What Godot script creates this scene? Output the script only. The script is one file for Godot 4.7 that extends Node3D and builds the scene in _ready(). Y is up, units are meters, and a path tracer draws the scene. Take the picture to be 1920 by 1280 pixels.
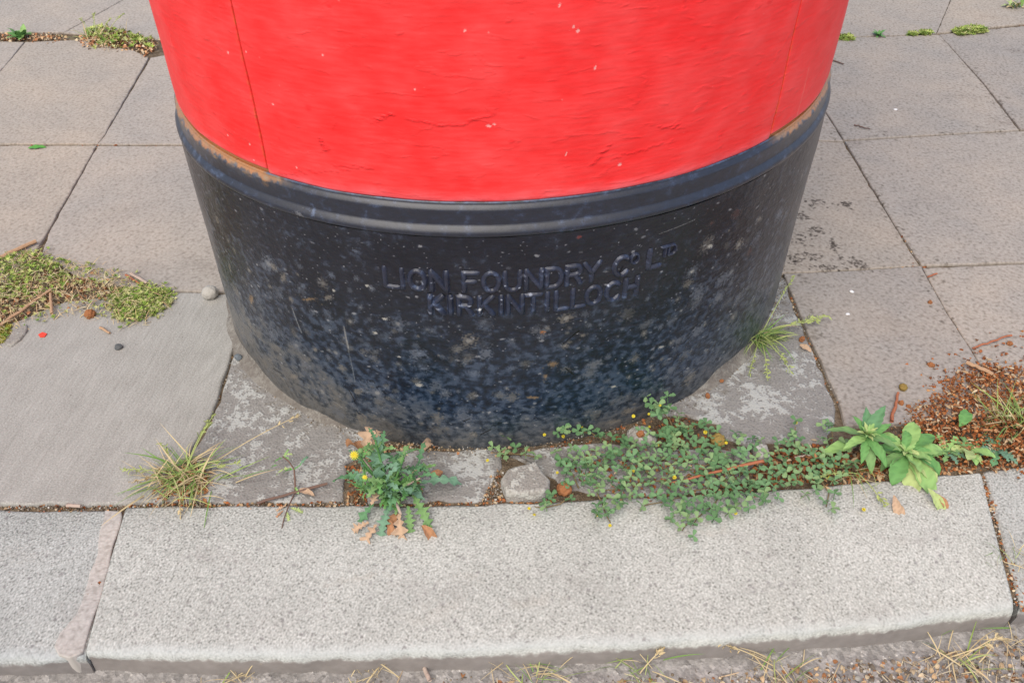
extends Node3D
# A pillar box foot on a worn pavement. Units are metres, y is up, the box's axis is the origin, +z points to the road.

const BOX_A := 0.42        # half axes of the oval plinth
const BOX_B := 0.3716
const BOX_TURN := 0.4988
const EYE := Vector3(0.00068, 0.74672, 1.03729)   # the camera
const SURVEY := Basis(Vector3(0.99999, 0.00256, -0.00226), Vector3(-0.00341, 0.74856, -0.66305), Vector3(-0.00000, 0.66306, 0.74857))
const RING := 0.3324       # height of the plinth's top
var taken := {}
var lut := PackedByteArray()
var mats := {}
var shared := {}


# ---------------------------------------------------------------- small helpers
func numbered(called: String) -> String:
	var n: int = taken.get(called, 0)
	taken[called] = n + 1
	return called if n == 0 else "%s_%03d" % [called, n]

func tag(o: Node3D, label: String, category: String, group := "", kind := "") -> Node3D:
	if label: o.set_meta("label", label)
	if category: o.set_meta("category", category)
	if group: o.set_meta("group", group)
	if kind: o.set_meta("kind", kind)
	return o

func base(called: String, at := Vector3.ZERO) -> Node3D:
	var o := Node3D.new()
	o.name = numbered(called)
	o.position = at
	add_child(o, true)
	return o

func put(called: String, m: Mesh, mat: Material, parent: Node3D, tr := Transform3D()) -> MeshInstance3D:
	var o := MeshInstance3D.new()
	var key := str(parent.get_instance_id()) + called
	var n: int = taken.get(key, 0)
	taken[key] = n + 1
	o.name = called if n == 0 else "%s_%03d" % [called, n]
	o.mesh = m
	o.material_override = mat
	o.transform = tr
	parent.add_child(o, true)
	return o

func solo(called: String, m: Mesh, mat: Material, tr := Transform3D()) -> MeshInstance3D:
	var o := MeshInstance3D.new()
	o.name = numbered(called)
	o.mesh = m
	o.material_override = mat
	o.transform = tr
	add_child(o, true)
	return o

func rng(s: int) -> RandomNumberGenerator:
	var r := RandomNumberGenerator.new()
	r.seed = s
	return r

func lin(r: float, g: float, b: float) -> Color:   # a linear base colour for vertex colours
	return Color(r, g, b)

func plain(key: String, c: Color, rough := 0.9, spec := 0.3, vcol := false, back := Color.BLACK) -> StandardMaterial3D:
	if mats.has(key): return mats[key]
	var m := StandardMaterial3D.new()
	m.resource_name = key
	m.albedo_color = c.linear_to_srgb()
	m.roughness = rough
	m.metallic_specular = spec
	m.vertex_color_use_as_albedo = vcol
	m.cull_mode = BaseMaterial3D.CULL_DISABLED
	if back != Color.BLACK:
		m.backlight_enabled = true
		m.backlight = back
	mats[key] = m
	return m


# ---------------------------------------------------------------- computed textures (worn paint, concrete, granite)
class Tex:
	var w: int
	var h: int
	var c: PackedFloat32Array
	var hh: PackedFloat32Array
	var nz: PackedByteArray
	func _init(ww: int, hhh: int) -> void:
		w = ww; h = hhh
		c.resize(w * h * 3)
		hh.resize(w * h)
		var f := FastNoiseLite.new()
		f.seed = 77; f.frequency = 0.06; f.fractal_octaves = 3
		nz = f.get_image(256, 256, false, false, true).get_data()
	# an irregular blot; alpha may be a wash; dh adds relief in mm, rim raises its edge
	func stamp(cx: float, cy: float, rx: float, ry: float, ang: float, col: Vector3, alpha: float, soft := 0.3, dh := 0.0, jag := 0.5, rim := 0.0) -> void:
		var rr := maxf(rx, ry) * (1.0 + jag) + 1.0
		var ca := cos(ang); var sa := sin(ang)
		var x0 := maxi(0, int(cx - rr)); var x1 := mini(w - 1, int(cx + rr) + 1)
		var y0 := maxi(0, int(cy - rr)); var y1 := mini(h - 1, int(cy + rr) + 1)
		var ns := 40.0 / maxf(maxf(rx, ry), 3.0)
		var ox := int(cx * 7.3) & 255; var oy := int(cy * 5.1) & 255
		for y in range(y0, y1 + 1):
			for x in range(x0, x1 + 1):
				var dx := x - cx; var dy := y - cy
				var u := (dx * ca + dy * sa) / rx; var v := (dy * ca - dx * sa) / ry
				var d := sqrt(u * u + v * v)
				var n := nz[((int(dy * ns) + oy) & 255) * 256 + ((int(dx * ns) + ox) & 255)] / 127.5 - 1.0
				d += n * jag
				if d < 1.0:
					var a := alpha * minf(1.0, (1.0 - d) / soft)
					var i := y * w + x
					c[i * 3] += (col.x - c[i * 3]) * a
					c[i * 3 + 1] += (col.y - c[i * 3 + 1]) * a
					c[i * 3 + 2] += (col.z - c[i * 3 + 2]) * a
					hh[i] += dh * minf(1.0, (1.0 - d) / soft)
					if rim != 0.0: hh[i] += rim * maxf(0.0, 1.0 - absf(d - 0.8) * 6.0)
	func line(x0: float, y0: float, x1: float, y1: float, r: float, col: Vector3, alpha: float, dh := 0.0, jag := 0.5) -> void:
		var n := int(Vector2(x1 - x0, y1 - y0).length() / maxf(r, 1.0)) + 1
		for k in n + 1:
			var t := float(k) / n
			stamp(lerpf(x0, x1, t), lerpf(y0, y1, t), r, r, 0.0, col, alpha, 0.8, dh, jag)
	func albedo(l: PackedByteArray) -> ImageTexture:
		var b := PackedByteArray()
		b.resize(w * h * 3)
		for i in w * h * 3:
			b[i] = l[clampi(int(c[i] * 4.0), 0, 1023)]
		return ImageTexture.create_from_image(Image.create_from_data(w, h, false, Image.FORMAT_RGB8, b))
	func relief() -> ImageTexture:   # values in mm
		return ImageTexture.create_from_image(Image.create_from_data(w, h, false, Image.FORMAT_RF, hh.to_byte_array()))

func nz(w: int, h: int, freq: float, s: int, oct := 3, stretch := Vector2i.ONE, kind := FastNoiseLite.TYPE_SIMPLEX_SMOOTH, warp := 0.0, cell := FastNoiseLite.RETURN_CELL_VALUE, ridged := false) -> PackedByteArray:
	var f := FastNoiseLite.new()
	f.noise_type = kind
	f.seed = s
	f.frequency = freq
	f.fractal_octaves = oct
	f.fractal_type = FastNoiseLite.FRACTAL_RIDGED if ridged else (FastNoiseLite.FRACTAL_FBM if oct > 1 else FastNoiseLite.FRACTAL_NONE)
	f.cellular_return_type = cell
	if warp > 0.0:
		f.domain_warp_enabled = true
		f.domain_warp_amplitude = warp
		f.domain_warp_frequency = freq * 0.7
	var im := f.get_image(w / stretch.x + 1, h / stretch.y + 1, false, false, true)
	if stretch != Vector2i.ONE or true:
		im.resize(w, h, Image.INTERPOLATE_BILINEAR)
	return im.get_data()

func make_lut(k: float) -> PackedByteArray:   # picture value * 4 -> byte of the base colour k times as bright
	var l := PackedByteArray()
	l.resize(1024)
	for i in 1024:
		var s := i / 1023.0
		var v := (s / 12.92 if s <= 0.04045 else pow((s + 0.055) / 1.055, 2.4)) * k
		v = v * 12.92 if v <= 0.0031308 else 1.055 * pow(v, 1.0 / 2.4) - 0.055
		l[i] = clampi(roundi(v * 255.0), 0, 255)
	return l

func textured(key: String, t: Tex, k: float, rough: float, spec: float, relief_mm: float, tint := Color.WHITE) -> StandardMaterial3D:
	var m := StandardMaterial3D.new()
	m.resource_name = key
	m.albedo_texture = t.albedo(make_lut(k))
	m.albedo_color = tint.linear_to_srgb()
	m.roughness = rough
	m.metallic_specular = spec
	m.texture_repeat = false
	if relief_mm > 0.0:
		m.heightmap_enabled = true
		m.heightmap_texture = t.relief()
		m.heightmap_scale = 0.1 * relief_mm
	mats[key] = m
	return m

func tinted(key: String, from: String, tint: Color) -> StandardMaterial3D:
	var m: StandardMaterial3D = mats[from].duplicate()
	m.resource_name = key
	m.albedo_color = tint.linear_to_srgb()
	mats[key] = m
	return m


# ---------------------------------------------------------------- bakes
const FLAG_W := 2048
const FLAG_H := 1216
const FLAG_BOX := Rect2(-1.35, -1.2, 2.7, 1.6)   # x, z covered by the flagstone texture

func bake_flags() -> void:
	var t := Tex.new(FLAG_W, FLAG_H)
	var n := FLAG_W * FLAG_H
	var lo := nz(FLAG_W, FLAG_H, 0.006, 11, 3)
	var mid := nz(FLAG_W, FLAG_H, 0.035, 12, 3)
	var spk := nz(FLAG_W, FLAG_H, 0.17, 13, 4)
	var fine := nz(FLAG_W, FLAG_H, 0.55, 14, 1)
	var pat := nz(FLAG_W, FLAG_H, 0.012, 15, 4, Vector2i.ONE, FastNoiseLite.TYPE_SIMPLEX_SMOOTH, 20.0)
	for i in n:
		var x := i % FLAG_W
		var l := lo[i] * 0.00784 - 1.0
		var m := mid[i] * 0.00784 - 1.0
		var s := spk[i] * 0.00784 - 1.0
		var f := fine[i] * 0.00784 - 1.0
		var p := clampf((pat[i] - 80) * 0.009, 0.0, 1.0)
		var right := clampf((x - 1000) * 0.004, 0.0, 1.0)
		var v := 183.0 + l * 5.0 + m * 5.0 + s * 14.0 + f * 22.0
		if s < -0.15: v *= 1.0 - (-0.15 - s) * (0.20 + 0.16 * (0.2 + 0.8 * p) * right)
		v *= 1.0 - p * right * 0.012
		var warm := 8.0 + l * 2.5 + (1.0 - p) * 1.5 * right - 0.5 * right
		t.c[i * 3] = v + warm
		t.c[i * 3 + 1] = v - 1.5
		t.c[i * 3 + 2] = v - warm - 2.5
		t.hh[i] = m * 0.25 + s * 0.3 + f * 0.16 + p * 0.12
	var r := rng(5)
	var fx := func(q: Vector2) -> Vector2: return Vector2((q.x - FLAG_BOX.position.x) / FLAG_BOX.size.x * FLAG_W, (q.y - FLAG_BOX.position.y) / FLAG_BOX.size.y * FLAG_H)
	# dirt washed into the joints
	var joints := [PackedVector2Array([Vector2(0.6250, -0.4948), Vector2(0.6261, -0.3779), Vector2(0.6240, -0.0852), Vector2(0.6253, 0.0165), Vector2(0.6206, 0.1339), Vector2(0.6225, 0.2009), Vector2(0.6187, 0.3126)]), PackedVector2Array([Vector2(1.0108, -0.9077), Vector2(1.0011, -0.6526), Vector2(0.9777, -0.4230)]), PackedVector2Array([Vector2(0.4101, 0.0367), Vector2(0.5166, 0.0281), Vector2(0.6253, 0.0165)]), PackedVector2Array([Vector2(0.5814, -0.3838), Vector2(0.6279, -0.3842), Vector2(0.8793, -0.4137), Vector2(0.9787, -0.4252)]), PackedVector2Array([Vector2(0.4179, 0.0473), Vector2(0.4114, 0.1709), Vector2(0.4124, 0.3061)]), PackedVector2Array([Vector2(0.7676, -0.8796), Vector2(1.0032, -0.9044), Vector2(1.2361, -0.9635)]), PackedVector2Array([Vector2(0.6253, 0.0165), Vector2(0.7881, 0.0046)]),
		PackedVector2Array([Vector2(-0.8120, -0.7583), Vector2(-0.7783, -0.3889), Vector2(-0.7750, -0.3535), Vector2(-0.7456, -0.0708)]), PackedVector2Array([Vector2(-0.9553, -0.3542), Vector2(-0.6172, -0.3546)]), PackedVector2Array([Vector2(-0.5155, 0.0849), Vector2(-0.4053, 0.0881)]), PackedVector2Array([Vector2(-1.2017, -0.8816), Vector2(-1.0035, -0.8544), Vector2(-0.8106, -0.7941)])]
	for ji in joints.size():
		var js: PackedVector2Array = joints[ji]
		var rightside := ji < 7
		for k in js.size() - 1:
			var a: Vector2 = fx.call(js[k]); var b: Vector2 = fx.call(js[k + 1])
			var cnt := int(a.distance_to(b) / 5.0)
			for q in cnt:
				var c := a.lerp(b, r.randf()) + Vector2(r.randfn(0, 5.0), r.randfn(0, 5.0))
				t.stamp(c.x, c.y, r.randf_range(2, 7), r.randf_range(1.5, 4), r.randf() * 3.0, Vector3(122, 112, 100), r.randf_range(0.06, 0.32) * (1.0 if rightside else 0.55), 0.9)
				if rightside and r.randf() < 0.5:
					c += Vector2(r.randfn(0, 7.0), r.randfn(0, 5.0))
					t.stamp(c.x, c.y, r.randf_range(1.2, 4), r.randf_range(1, 3), r.randf() * 3.0, Vector3(88, 80, 70), r.randf_range(0.25, 0.6), 0.6)
	# dark algae and tar flecks right of the box, and a few stains
	for s in [[Vector2(0.5118, -0.1651), 20, 9], [Vector2(0.5622, -0.1587), 9, 6], [Vector2(0.4803, -0.1205), 8, 5], [Vector2(0.4907, -0.0783), 16, 8], [Vector2(0.4578, -0.0510), 22, 8], [Vector2(0.4631, -0.0076), 26, 7], [Vector2(0.5045, -0.0365), 10, 8], [Vector2(0.5168, 0.0061), 14, 8], [Vector2(0.4365, -0.0004), 10, 8], [Vector2(0.4800, 0.0201), 18, 5], [Vector2(0.5351, 0.0129), 12, 6]]:
		var q: Vector2 = fx.call(s[0])
		for k in 26:
			t.stamp(q.x + r.randfn(0, s[1] * 0.42), q.y + r.randfn(0, s[2] * 0.75), r.randf_range(1.0, 3.6), r.randf_range(0.8, 2.4), r.randf() * 3.0, Vector3(78, 71, 66), r.randf_range(0.35, 0.8), 0.5)
	for s in [[Vector2(1.1472, -0.8108), 16, 10, 0.5], [Vector2(0.9700, -0.4562), 22, 9, 0.4], [Vector2(0.9183, -0.5743), 30, 16, 0.22], [Vector2(1.0588, -0.6801), 16, 8, 0.22], [Vector2(0.7019, -0.1714), 26, 12, 0.16], [Vector2(0.8916, -1.0971), 22, 6, 0.15], [Vector2(1.1726, -1.0260), 40, 8, 0.15], [Vector2(0.6400, -0.3676), 16, 12, 0.2], [Vector2(0.5415, 0.1691), 30, 30, 0.14], [Vector2(-0.5657, 0.0529), 50, 22, 0.2], [Vector2(-0.4698, 0.0256), 40, 26, 0.2], [Vector2(-0.8458, -0.2406), 30, 15, 0.12], [Vector2(-0.6437, -0.1216), 50, 30, 0.08]]:
		var q: Vector2 = fx.call(s[0])
		for k in 7:
			t.stamp(q.x + r.randfn(0, s[1] * 0.4), q.y + r.randfn(0, s[2] * 0.5), s[1] * r.randf_range(0.3, 0.8), s[2] * r.randf_range(0.4, 1.0), r.randf(), Vector3(120, 110, 104), s[3] * 0.22, 0.9, 0.0, 0.9)
		for k in int(s[1]):
			t.stamp(q.x + r.randfn(0, s[1] * 0.5), q.y + r.randfn(0, s[2] * 0.6), r.randf_range(1.0, 3.2), r.randf_range(0.8, 2.2), r.randf() * 3.0, Vector3(112, 102, 97), s[3] * r.randf_range(0.5, 1.3), 0.6)
	for k in 420:   # grit flecks, pale and dark
		var pale := r.randf() < 0.35
		t.stamp(r.randf() * FLAG_W, r.randf() * FLAG_H, r.randf_range(0.7, 1.7), r.randf_range(0.6, 1.3), r.randf() * 3.0, Vector3(225, 221, 214) if pale else Vector3(92, 84, 78), r.randf_range(0.3, 0.8), 0.6)
	textured("flag", t, 0.68, 0.92, 0.25, 0.5)
	mats.flag.texture_repeat = true
	tinted("flag_beige", "flag", Color(1.02, 1.0, 0.97))
	tinted("flag_cool", "flag", Color(0.98, 0.98, 0.98))
	tinted("flag_grey", "flag", Color(0.9, 0.91, 0.93))

const BRUSH_BOX := Rect2(-1.0, 0.08, 0.8, 0.42)
func bake_brushed() -> void:
	var w := 1088; var h := 576
	var t := Tex.new(w, h)
	var ln := nz(w, h, 0.16, 21, 3, Vector2i(1, 12))
	var ln2 := nz(w, h, 0.05, 22, 2, Vector2i(1, 18))
	var lo := nz(w, h, 0.012, 23, 3)
	var spk := nz(w, h, 0.3, 24, 2)
	var fine := nz(w, h, 0.6, 25, 1)
	for y in h:
		for x in w:
			var i := y * w + x
			var xs := clampi(x + int((y - 300) * 0.10), 0, w - 1)   # the broom strokes run a little aslant
			var a := ln[y * w + xs] * 0.00784 - 1.0
			var b := ln2[y * w + xs] * 0.00784 - 1.0
			var l := lo[i] * 0.00784 - 1.0
			var s := spk[i] * 0.00784 - 1.0
			var f := fine[i] * 0.00784 - 1.0
			var v := 180.0 + l * 6.0 + a * 8.0 + b * 3.0 + s * 24.0 + f * 22.0
			if s > 0.5: v += (s - 0.5) * 45.0
			t.c[i * 3] = v + 3.0
			t.c[i * 3 + 1] = v
			t.c[i * 3 + 2] = v - 5.0
			t.hh[i] = a * 0.5 + b * 0.3 + s * 0.15
	var r := rng(8)
	for k in 260:
		var pale := r.randf() < 0.6
		t.stamp(r.randf() * w, r.randf() * h, r.randf_range(0.7, 1.8), r.randf_range(0.6, 1.4), r.randf() * 3.0, Vector3(226, 224, 220) if pale else Vector3(100, 92, 88), r.randf_range(0.4, 0.9), 0.6)
	for k in 300:   # scored lines left by the broom
		var q := Vector2(r.randf() * w, r.randf() * h)
		var l := r.randf_range(10.0, 60.0)
		t.line(q.x, q.y, q.x - l * 0.10, q.y + l, 0.8, Vector3(206, 203, 198) if r.randf() < 0.65 else Vector3(140, 134, 128), r.randf_range(0.15, 0.4), 0.0, 0.4)
	textured("brushed", t, 0.68, 0.92, 0.25, 0.6)

const FILL_BOX := Rect2(-0.42, -0.06, 0.9, 0.56)
func bake_fill() -> void:
	var w := 1228; var h := 764
	var t := Tex.new(w, h)
	var lo := nz(w, h, 0.011, 31, 3, Vector2i.ONE, FastNoiseLite.TYPE_SIMPLEX_SMOOTH, 30.0)
	var mid := nz(w, h, 0.055, 32, 4, Vector2i.ONE, FastNoiseLite.TYPE_SIMPLEX_SMOOTH, 12.0)
	var spk := nz(w, h, 0.22, 33, 2)
	var fine := nz(w, h, 0.55, 34, 1)
	for i in w * h:
		var l := lo[i] * 0.00784 - 1.0
		var m := mid[i] * 0.00784 - 1.0
		var s := spk[i] * 0.00784 - 1.0
		var f := fine[i] * 0.00784 - 1.0
		var v := 160.0 + l * 6.0 + s * 9.0 + f * 6.0 + m * 4.0
		var lichen := clampf((l * 0.9 + m * 0.8 + s * 0.55 - 0.12) * 4.0, 0.0, 1.0)   # pale crust in patches
		var wr := 4.0
		v = lerpf(v, 208.0 + f * 5.0, lichen * 0.85)
		if s < -0.3: v -= (-0.3 - s) * 60.0 * (1.0 - lichen * 0.5)
		t.c[i * 3] = v + wr * (1.0 - lichen)
		t.c[i * 3 + 1] = v
		t.c[i * 3 + 2] = v - wr * 0.8
		t.hh[i] = m * 0.5 + s * 0.5 + lichen * 0.35 + f * 0.15
	# soil and grime where the box meets the concrete
	var r := rng(31)
	for k in 900:
		var th := r.randf_range(-1.6, 1.6)
		var q := box_at(th, 0.0, absf(r.randfn(0.0, 0.016)))
		var u := (q.x - FILL_BOX.position.x) / FILL_BOX.size.x * w; var v2 := (q.z - FILL_BOX.position.y) / FILL_BOX.size.y * h
		t.stamp(u, v2, r.randf_range(3, 9), r.randf_range(2, 6), r.randf() * 3.0, Vector3(128, 117, 104), r.randf_range(0.1, 0.3), 0.8)
		if k % 3 == 0: t.stamp(u, v2, r.randf_range(1, 2.4), r.randf_range(1, 2), r.randf() * 3.0, Vector3(84, 76, 66), 0.6, 0.6)
	textured("fill", t, 0.67, 0.94, 0.22, 1.0)

const KERB_L := 1.8   # metres of kerb along the texture, then it is mirrored
func bake_kerb() -> void:
	var w := 2048; var h := 272    # across: 0 back edge .. 0.172 front arris .. 0.24 foot of the face
	var t := Tex.new(w, h)
	var g1 := nz(w, h, 0.30, 41, 4)
	var g2 := nz(w, h, 0.45, 42, 2)
	var lo := nz(w, h, 0.007, 43, 3)
	var mid := nz(w, h, 0.06, 44, 3)
	var fine := nz(w, h, 0.6, 45, 1)
	for y in h:
		var s := y * 0.24 / h
		var arris := clampf(1.0 - absf(s - 0.169) / 0.011, 0.0, 1.0)
		for x in w:
			var i := y * w + x
			var a := g1[i] * 0.00784 - 1.0; var b := g2[i] * 0.00784 - 1.0
			var l := lo[i] * 0.00784 - 1.0
			var m := mid[i] * 0.00784 - 1.0
			var f := fine[i] * 0.00784 - 1.0
			var v := 209.0 + l * 8.0 + m * 5.0 + f * 5.0
			var dark := clampf((-0.2 - a - m * 0.2) * 2.6, 0.0, 1.0)   # grains of dark mica
			v -= dark * 34.0
			v += a * 50.0 + b * 54.0 + m * 5.0
			v += clampf((x - 500) * 0.008, -6.0, 7.0)
			v -= clampf((0.055 - s) * 260.0, 0.0, 10.0) * (0.6 + 0.6 * m)
			v = lerpf(v, 219.0 + f * 5.0 + m * 5.0, clampf(arris * 1.3 + m * 0.5 * arris, 0.0, 1.0) * 0.6)
			var cool := 1.5 - clampf((x - 600) * 0.003, 0.0, 3.0) + arris * 4.0
			var face := clampf((s - 0.177 - m * 0.004) * 260.0, 0.0, 1.0)   # road grime on the face
			var fv := 168.0 + m * 8.0 + f * 4.0 + l * 5.0
			t.c[i * 3] = lerpf(v - cool * 0.6, fv + 4.0, face)
			t.c[i * 3 + 1] = lerpf(v + 0.5, fv - 3.0, face)
			t.c[i * 3 + 2] = lerpf(v - 6.0 + cool, fv - 7.0, face)
			t.hh[i] = lerpf(a * 0.22 + b * 0.14 + m * 0.4, m * 0.3 + f * 0.1, maxf(arris, face))
	var r := rng(4)
	for k in 90:   # duller patches and stains on the top
		t.stamp(r.randf() * w, r.randf() * 190.0, r.randf_range(8, 60), r.randf_range(6, 22), r.randf_range(-0.3, 0.3), Vector3(182, 177, 173) if r.randf() < 0.7 else Vector3(206, 194, 180), r.randf_range(0.06, 0.22), 0.9, 0.0, 0.9)
	for k in 900:
		t.stamp(r.randf() * w, r.randf() * 190.0, r.randf_range(1.2, 3.4), r.randf_range(1.2, 2.8), r.randf() * 3.0, Vector3(150, 146, 146), r.randf_range(0.3, 0.7), 0.5)
	textured("granite", t, 0.635, 0.85, 0.3, 0.28)
	tinted("granite_cool", "granite", Color(0.88, 0.89, 0.91))

const COAT_W := 2048
const COAT_H := 620
const COAT_TOP := 0.345    # plinth paint covers heights -0.03 .. COAT_TOP
func coat_uv(th: float, y: float) -> Vector2:
	var a := wrapf(th, -PI, PI)
	if absf(a) > PI / 2: a = signf(a) * (PI - absf(a))
	return Vector2(a / PI + 0.5, (COAT_TOP - y) / (COAT_TOP + 0.03))

func bake_plinth() -> void:
	var w := COAT_W; var h := COAT_H
	var t := Tex.new(w, h)
	var cloud := nz(w, h, 0.011, 51, 4, Vector2i.ONE, FastNoiseLite.TYPE_SIMPLEX_SMOOTH, 25.0)
	var blot := nz(w, h, 0.05, 52, 4, Vector2i.ONE, FastNoiseLite.TYPE_SIMPLEX_SMOOTH, 14.0)
	var drag := nz(w, h, 0.12, 53, 3, Vector2i(3, 1))
	var fine := nz(w, h, 0.5, 54, 2)
	var pits := nz(w, h, 0.14, 55, 2)
	for y in h:
		var hy := COAT_TOP - y * (COAT_TOP + 0.03) / h
		var low := clampf((0.235 - hy) / 0.16, 0.0, 1.0)
		for x in w:
			var i := y * w + x
			var th := (x / float(w) - 0.5) * PI
			var cl := cloud[i] * 0.00784 - 1.0
			var b := blot[i] * 0.00784 - 1.0
			var d := drag[i] * 0.00784 - 1.0
			var f := fine[i] * 0.00784 - 1.0
			var p := pits[i] * 0.00784 - 1.0
			var v := 39.0 + d * 5.0 + f * 10.0 + cl * 5.0
			var chalk := clampf(0.12 + low * 0.42 + cl * 0.25 + b * 0.7 + d * 0.2, 0.0, 1.0) * (0.35 + 0.65 * low)   # chalked, faded paint
			v += chalk * (30.0 + f * 16.0 + d * 6.0) + b * low * 6.0
			var blue := 9.0 + chalk * 20.0 + low * 6.0
			var rr := v - blue * 0.75 + (1.0 - low) * 4.0; var gg := v - (1.0 - low) * 1.5; var bb := v + blue
			var patch := clampf((b * 0.85 + cl * 0.45 + f * 0.4 + d * 0.2 + low * 0.6 + clampf(-th - 0.1, 0.0, 0.5) * 0.4 - 0.42) * 2.0, 0.0, 1.0) * 0.6   # scuffed down to the grey coat
			rr = lerpf(rr, 92.0 + f * 16.0, patch); gg = lerpf(gg, 102.0 + f * 16.0, patch); bb = lerpf(bb, 120.0 + f * 16.0, patch)
			var edge := clampf((absf(th) - 0.55) / 0.7, 0.0, 1.0)
			var dust := clampf((0.062 - hy + b * 0.018 + d * 0.008 + f * 0.008 + cl * 0.02 + 0.085 * clampf((-0.15 - th) * 1.6, 0.0, 1.0) * clampf(0.8 + cl * 0.8 + b * 0.25, 0.0, 1.4)) / 0.075, 0.0, 1.0)
			dust = maxf(dust * (0.78 + 0.14 * f + 0.1 * d), edge * clampf(0.28 + b * 0.6 + d * 0.3, 0.0, 0.55) * (0.4 + low))
			var dv := 118.0 + f * 12.0 + b * 8.0
			rr = lerpf(rr, dv + 4.0, dust); gg = lerpf(gg, dv - 1.0, dust); bb = lerpf(bb, dv - 8.0, dust)
			var doors := maxf(clampf((-0.50 - th) * 9.0, 0.0, 1.0), clampf((th - 0.765) * 9.0, 0.0, 1.0))
			if doors > 0.0 and hy > 0.318:   # rust along the lip under the doors
				var ru := doors * clampf((hy - 0.3272 - b * 0.0035 - cl * 0.002) / 0.0025, 0.0, 1.0)
				var fringe := doors * clampf((hy - 0.3215 - b * 0.005) / 0.006, 0.0, 1.0) * 0.45
				rr = lerpf(lerpf(rr, 150.0, fringe), 204.0 + f * 16.0, ru); gg = lerpf(lerpf(gg, 130.0, fringe), 132.0 + f * 14.0, ru); bb = lerpf(lerpf(bb, 112.0, fringe), 74.0 + f * 12.0, ru)
			if f > 0.5:   # pale specks
				var k := (f - 0.5) * 150.0
				rr += k; gg += k; bb += k
			if p < -0.62: rr *= 0.7; gg *= 0.7; bb *= 0.7
			t.c[i * 3] = rr; t.c[i * 3 + 1] = gg; t.c[i * 3 + 2] = bb
			t.hh[i] = cl * 0.3 + b * 0.26 + d * 0.13 + f * 0.05 + minf(p + 0.4, 0.0) * 0.4
	var r := rng(6)
	var at := func(q: Vector2) -> Vector2: return Vector2((q.x / PI + 0.5) * w, (COAT_TOP - q.y) / (COAT_TOP + 0.03) * h)
	for k in 620:   # cloudy blisters where lower coats show through
		var hy := 0.02 + 0.23 * pow(r.randf(), 1.25)
		var where := Vector2(r.randf_range(-1.3, 1.3), hy)
		if where.x > -0.3 and where.x < 0.5 and hy > 0.195: continue
		var q: Vector2 = at.call(where)
		var s := r.randf_range(2.0, 7.0) if r.randf() < 0.75 else r.randf_range(7.0, 17.0)
		var tan_ := r.randf() < 0.22
		t.stamp(q.x, q.y, s * 1.2, s, r.randf() * 3.0, Vector3(134, 127, 118) if tan_ else Vector3(112, 118, 130), r.randf_range(0.3, 0.85), 0.45, 0.12, 0.85, 0.22)
		if r.randf() < 0.35: t.stamp(q.x, q.y, s * 0.5, s * 0.4, r.randf() * 3.0, Vector3(176, 174, 170), r.randf_range(0.25, 0.7), 0.5)
	for k in 64:   # broad scuffs worn to the grey undercoat, most of them low on the left
		var q: Vector2 = at.call(Vector2(r.randf_range(-1.15, 0.1) if k % 3 else r.randf_range(0.0, 1.1), 0.03 + 0.15 * r.randf()))
		var s := r.randf_range(7.0, 20.0)
		for m in 3:
			t.stamp(q.x + r.randfn(0, s * 0.5), q.y + r.randfn(0, s * 0.4), s * r.randf_range(0.5, 1.1), s * r.randf_range(0.35, 0.7), r.randf_range(-0.8, 0.2), [Vector3(126, 128, 134), Vector3(140, 134, 126), Vector3(104, 114, 130)][k % 3], r.randf_range(0.25, 0.55), 0.5, 0.0, 0.95, 0.15)
	for k in 1700:   # small chips
		var hy := 0.03 + 0.27 * r.randf()
		var q: Vector2 = at.call(Vector2(r.randf_range(-1.45, 1.45), hy))
		t.stamp(q.x, q.y, r.randf_range(0.8, 2.4) if k % 9 else r.randf_range(3.0, 6.0), r.randf_range(0.7, 1.8) if k % 9 else r.randf_range(2.0, 3.5), r.randf_range(-0.4, 0.4), Vector3(172, 172, 176), r.randf_range(0.3, 0.9), 0.4)
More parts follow.
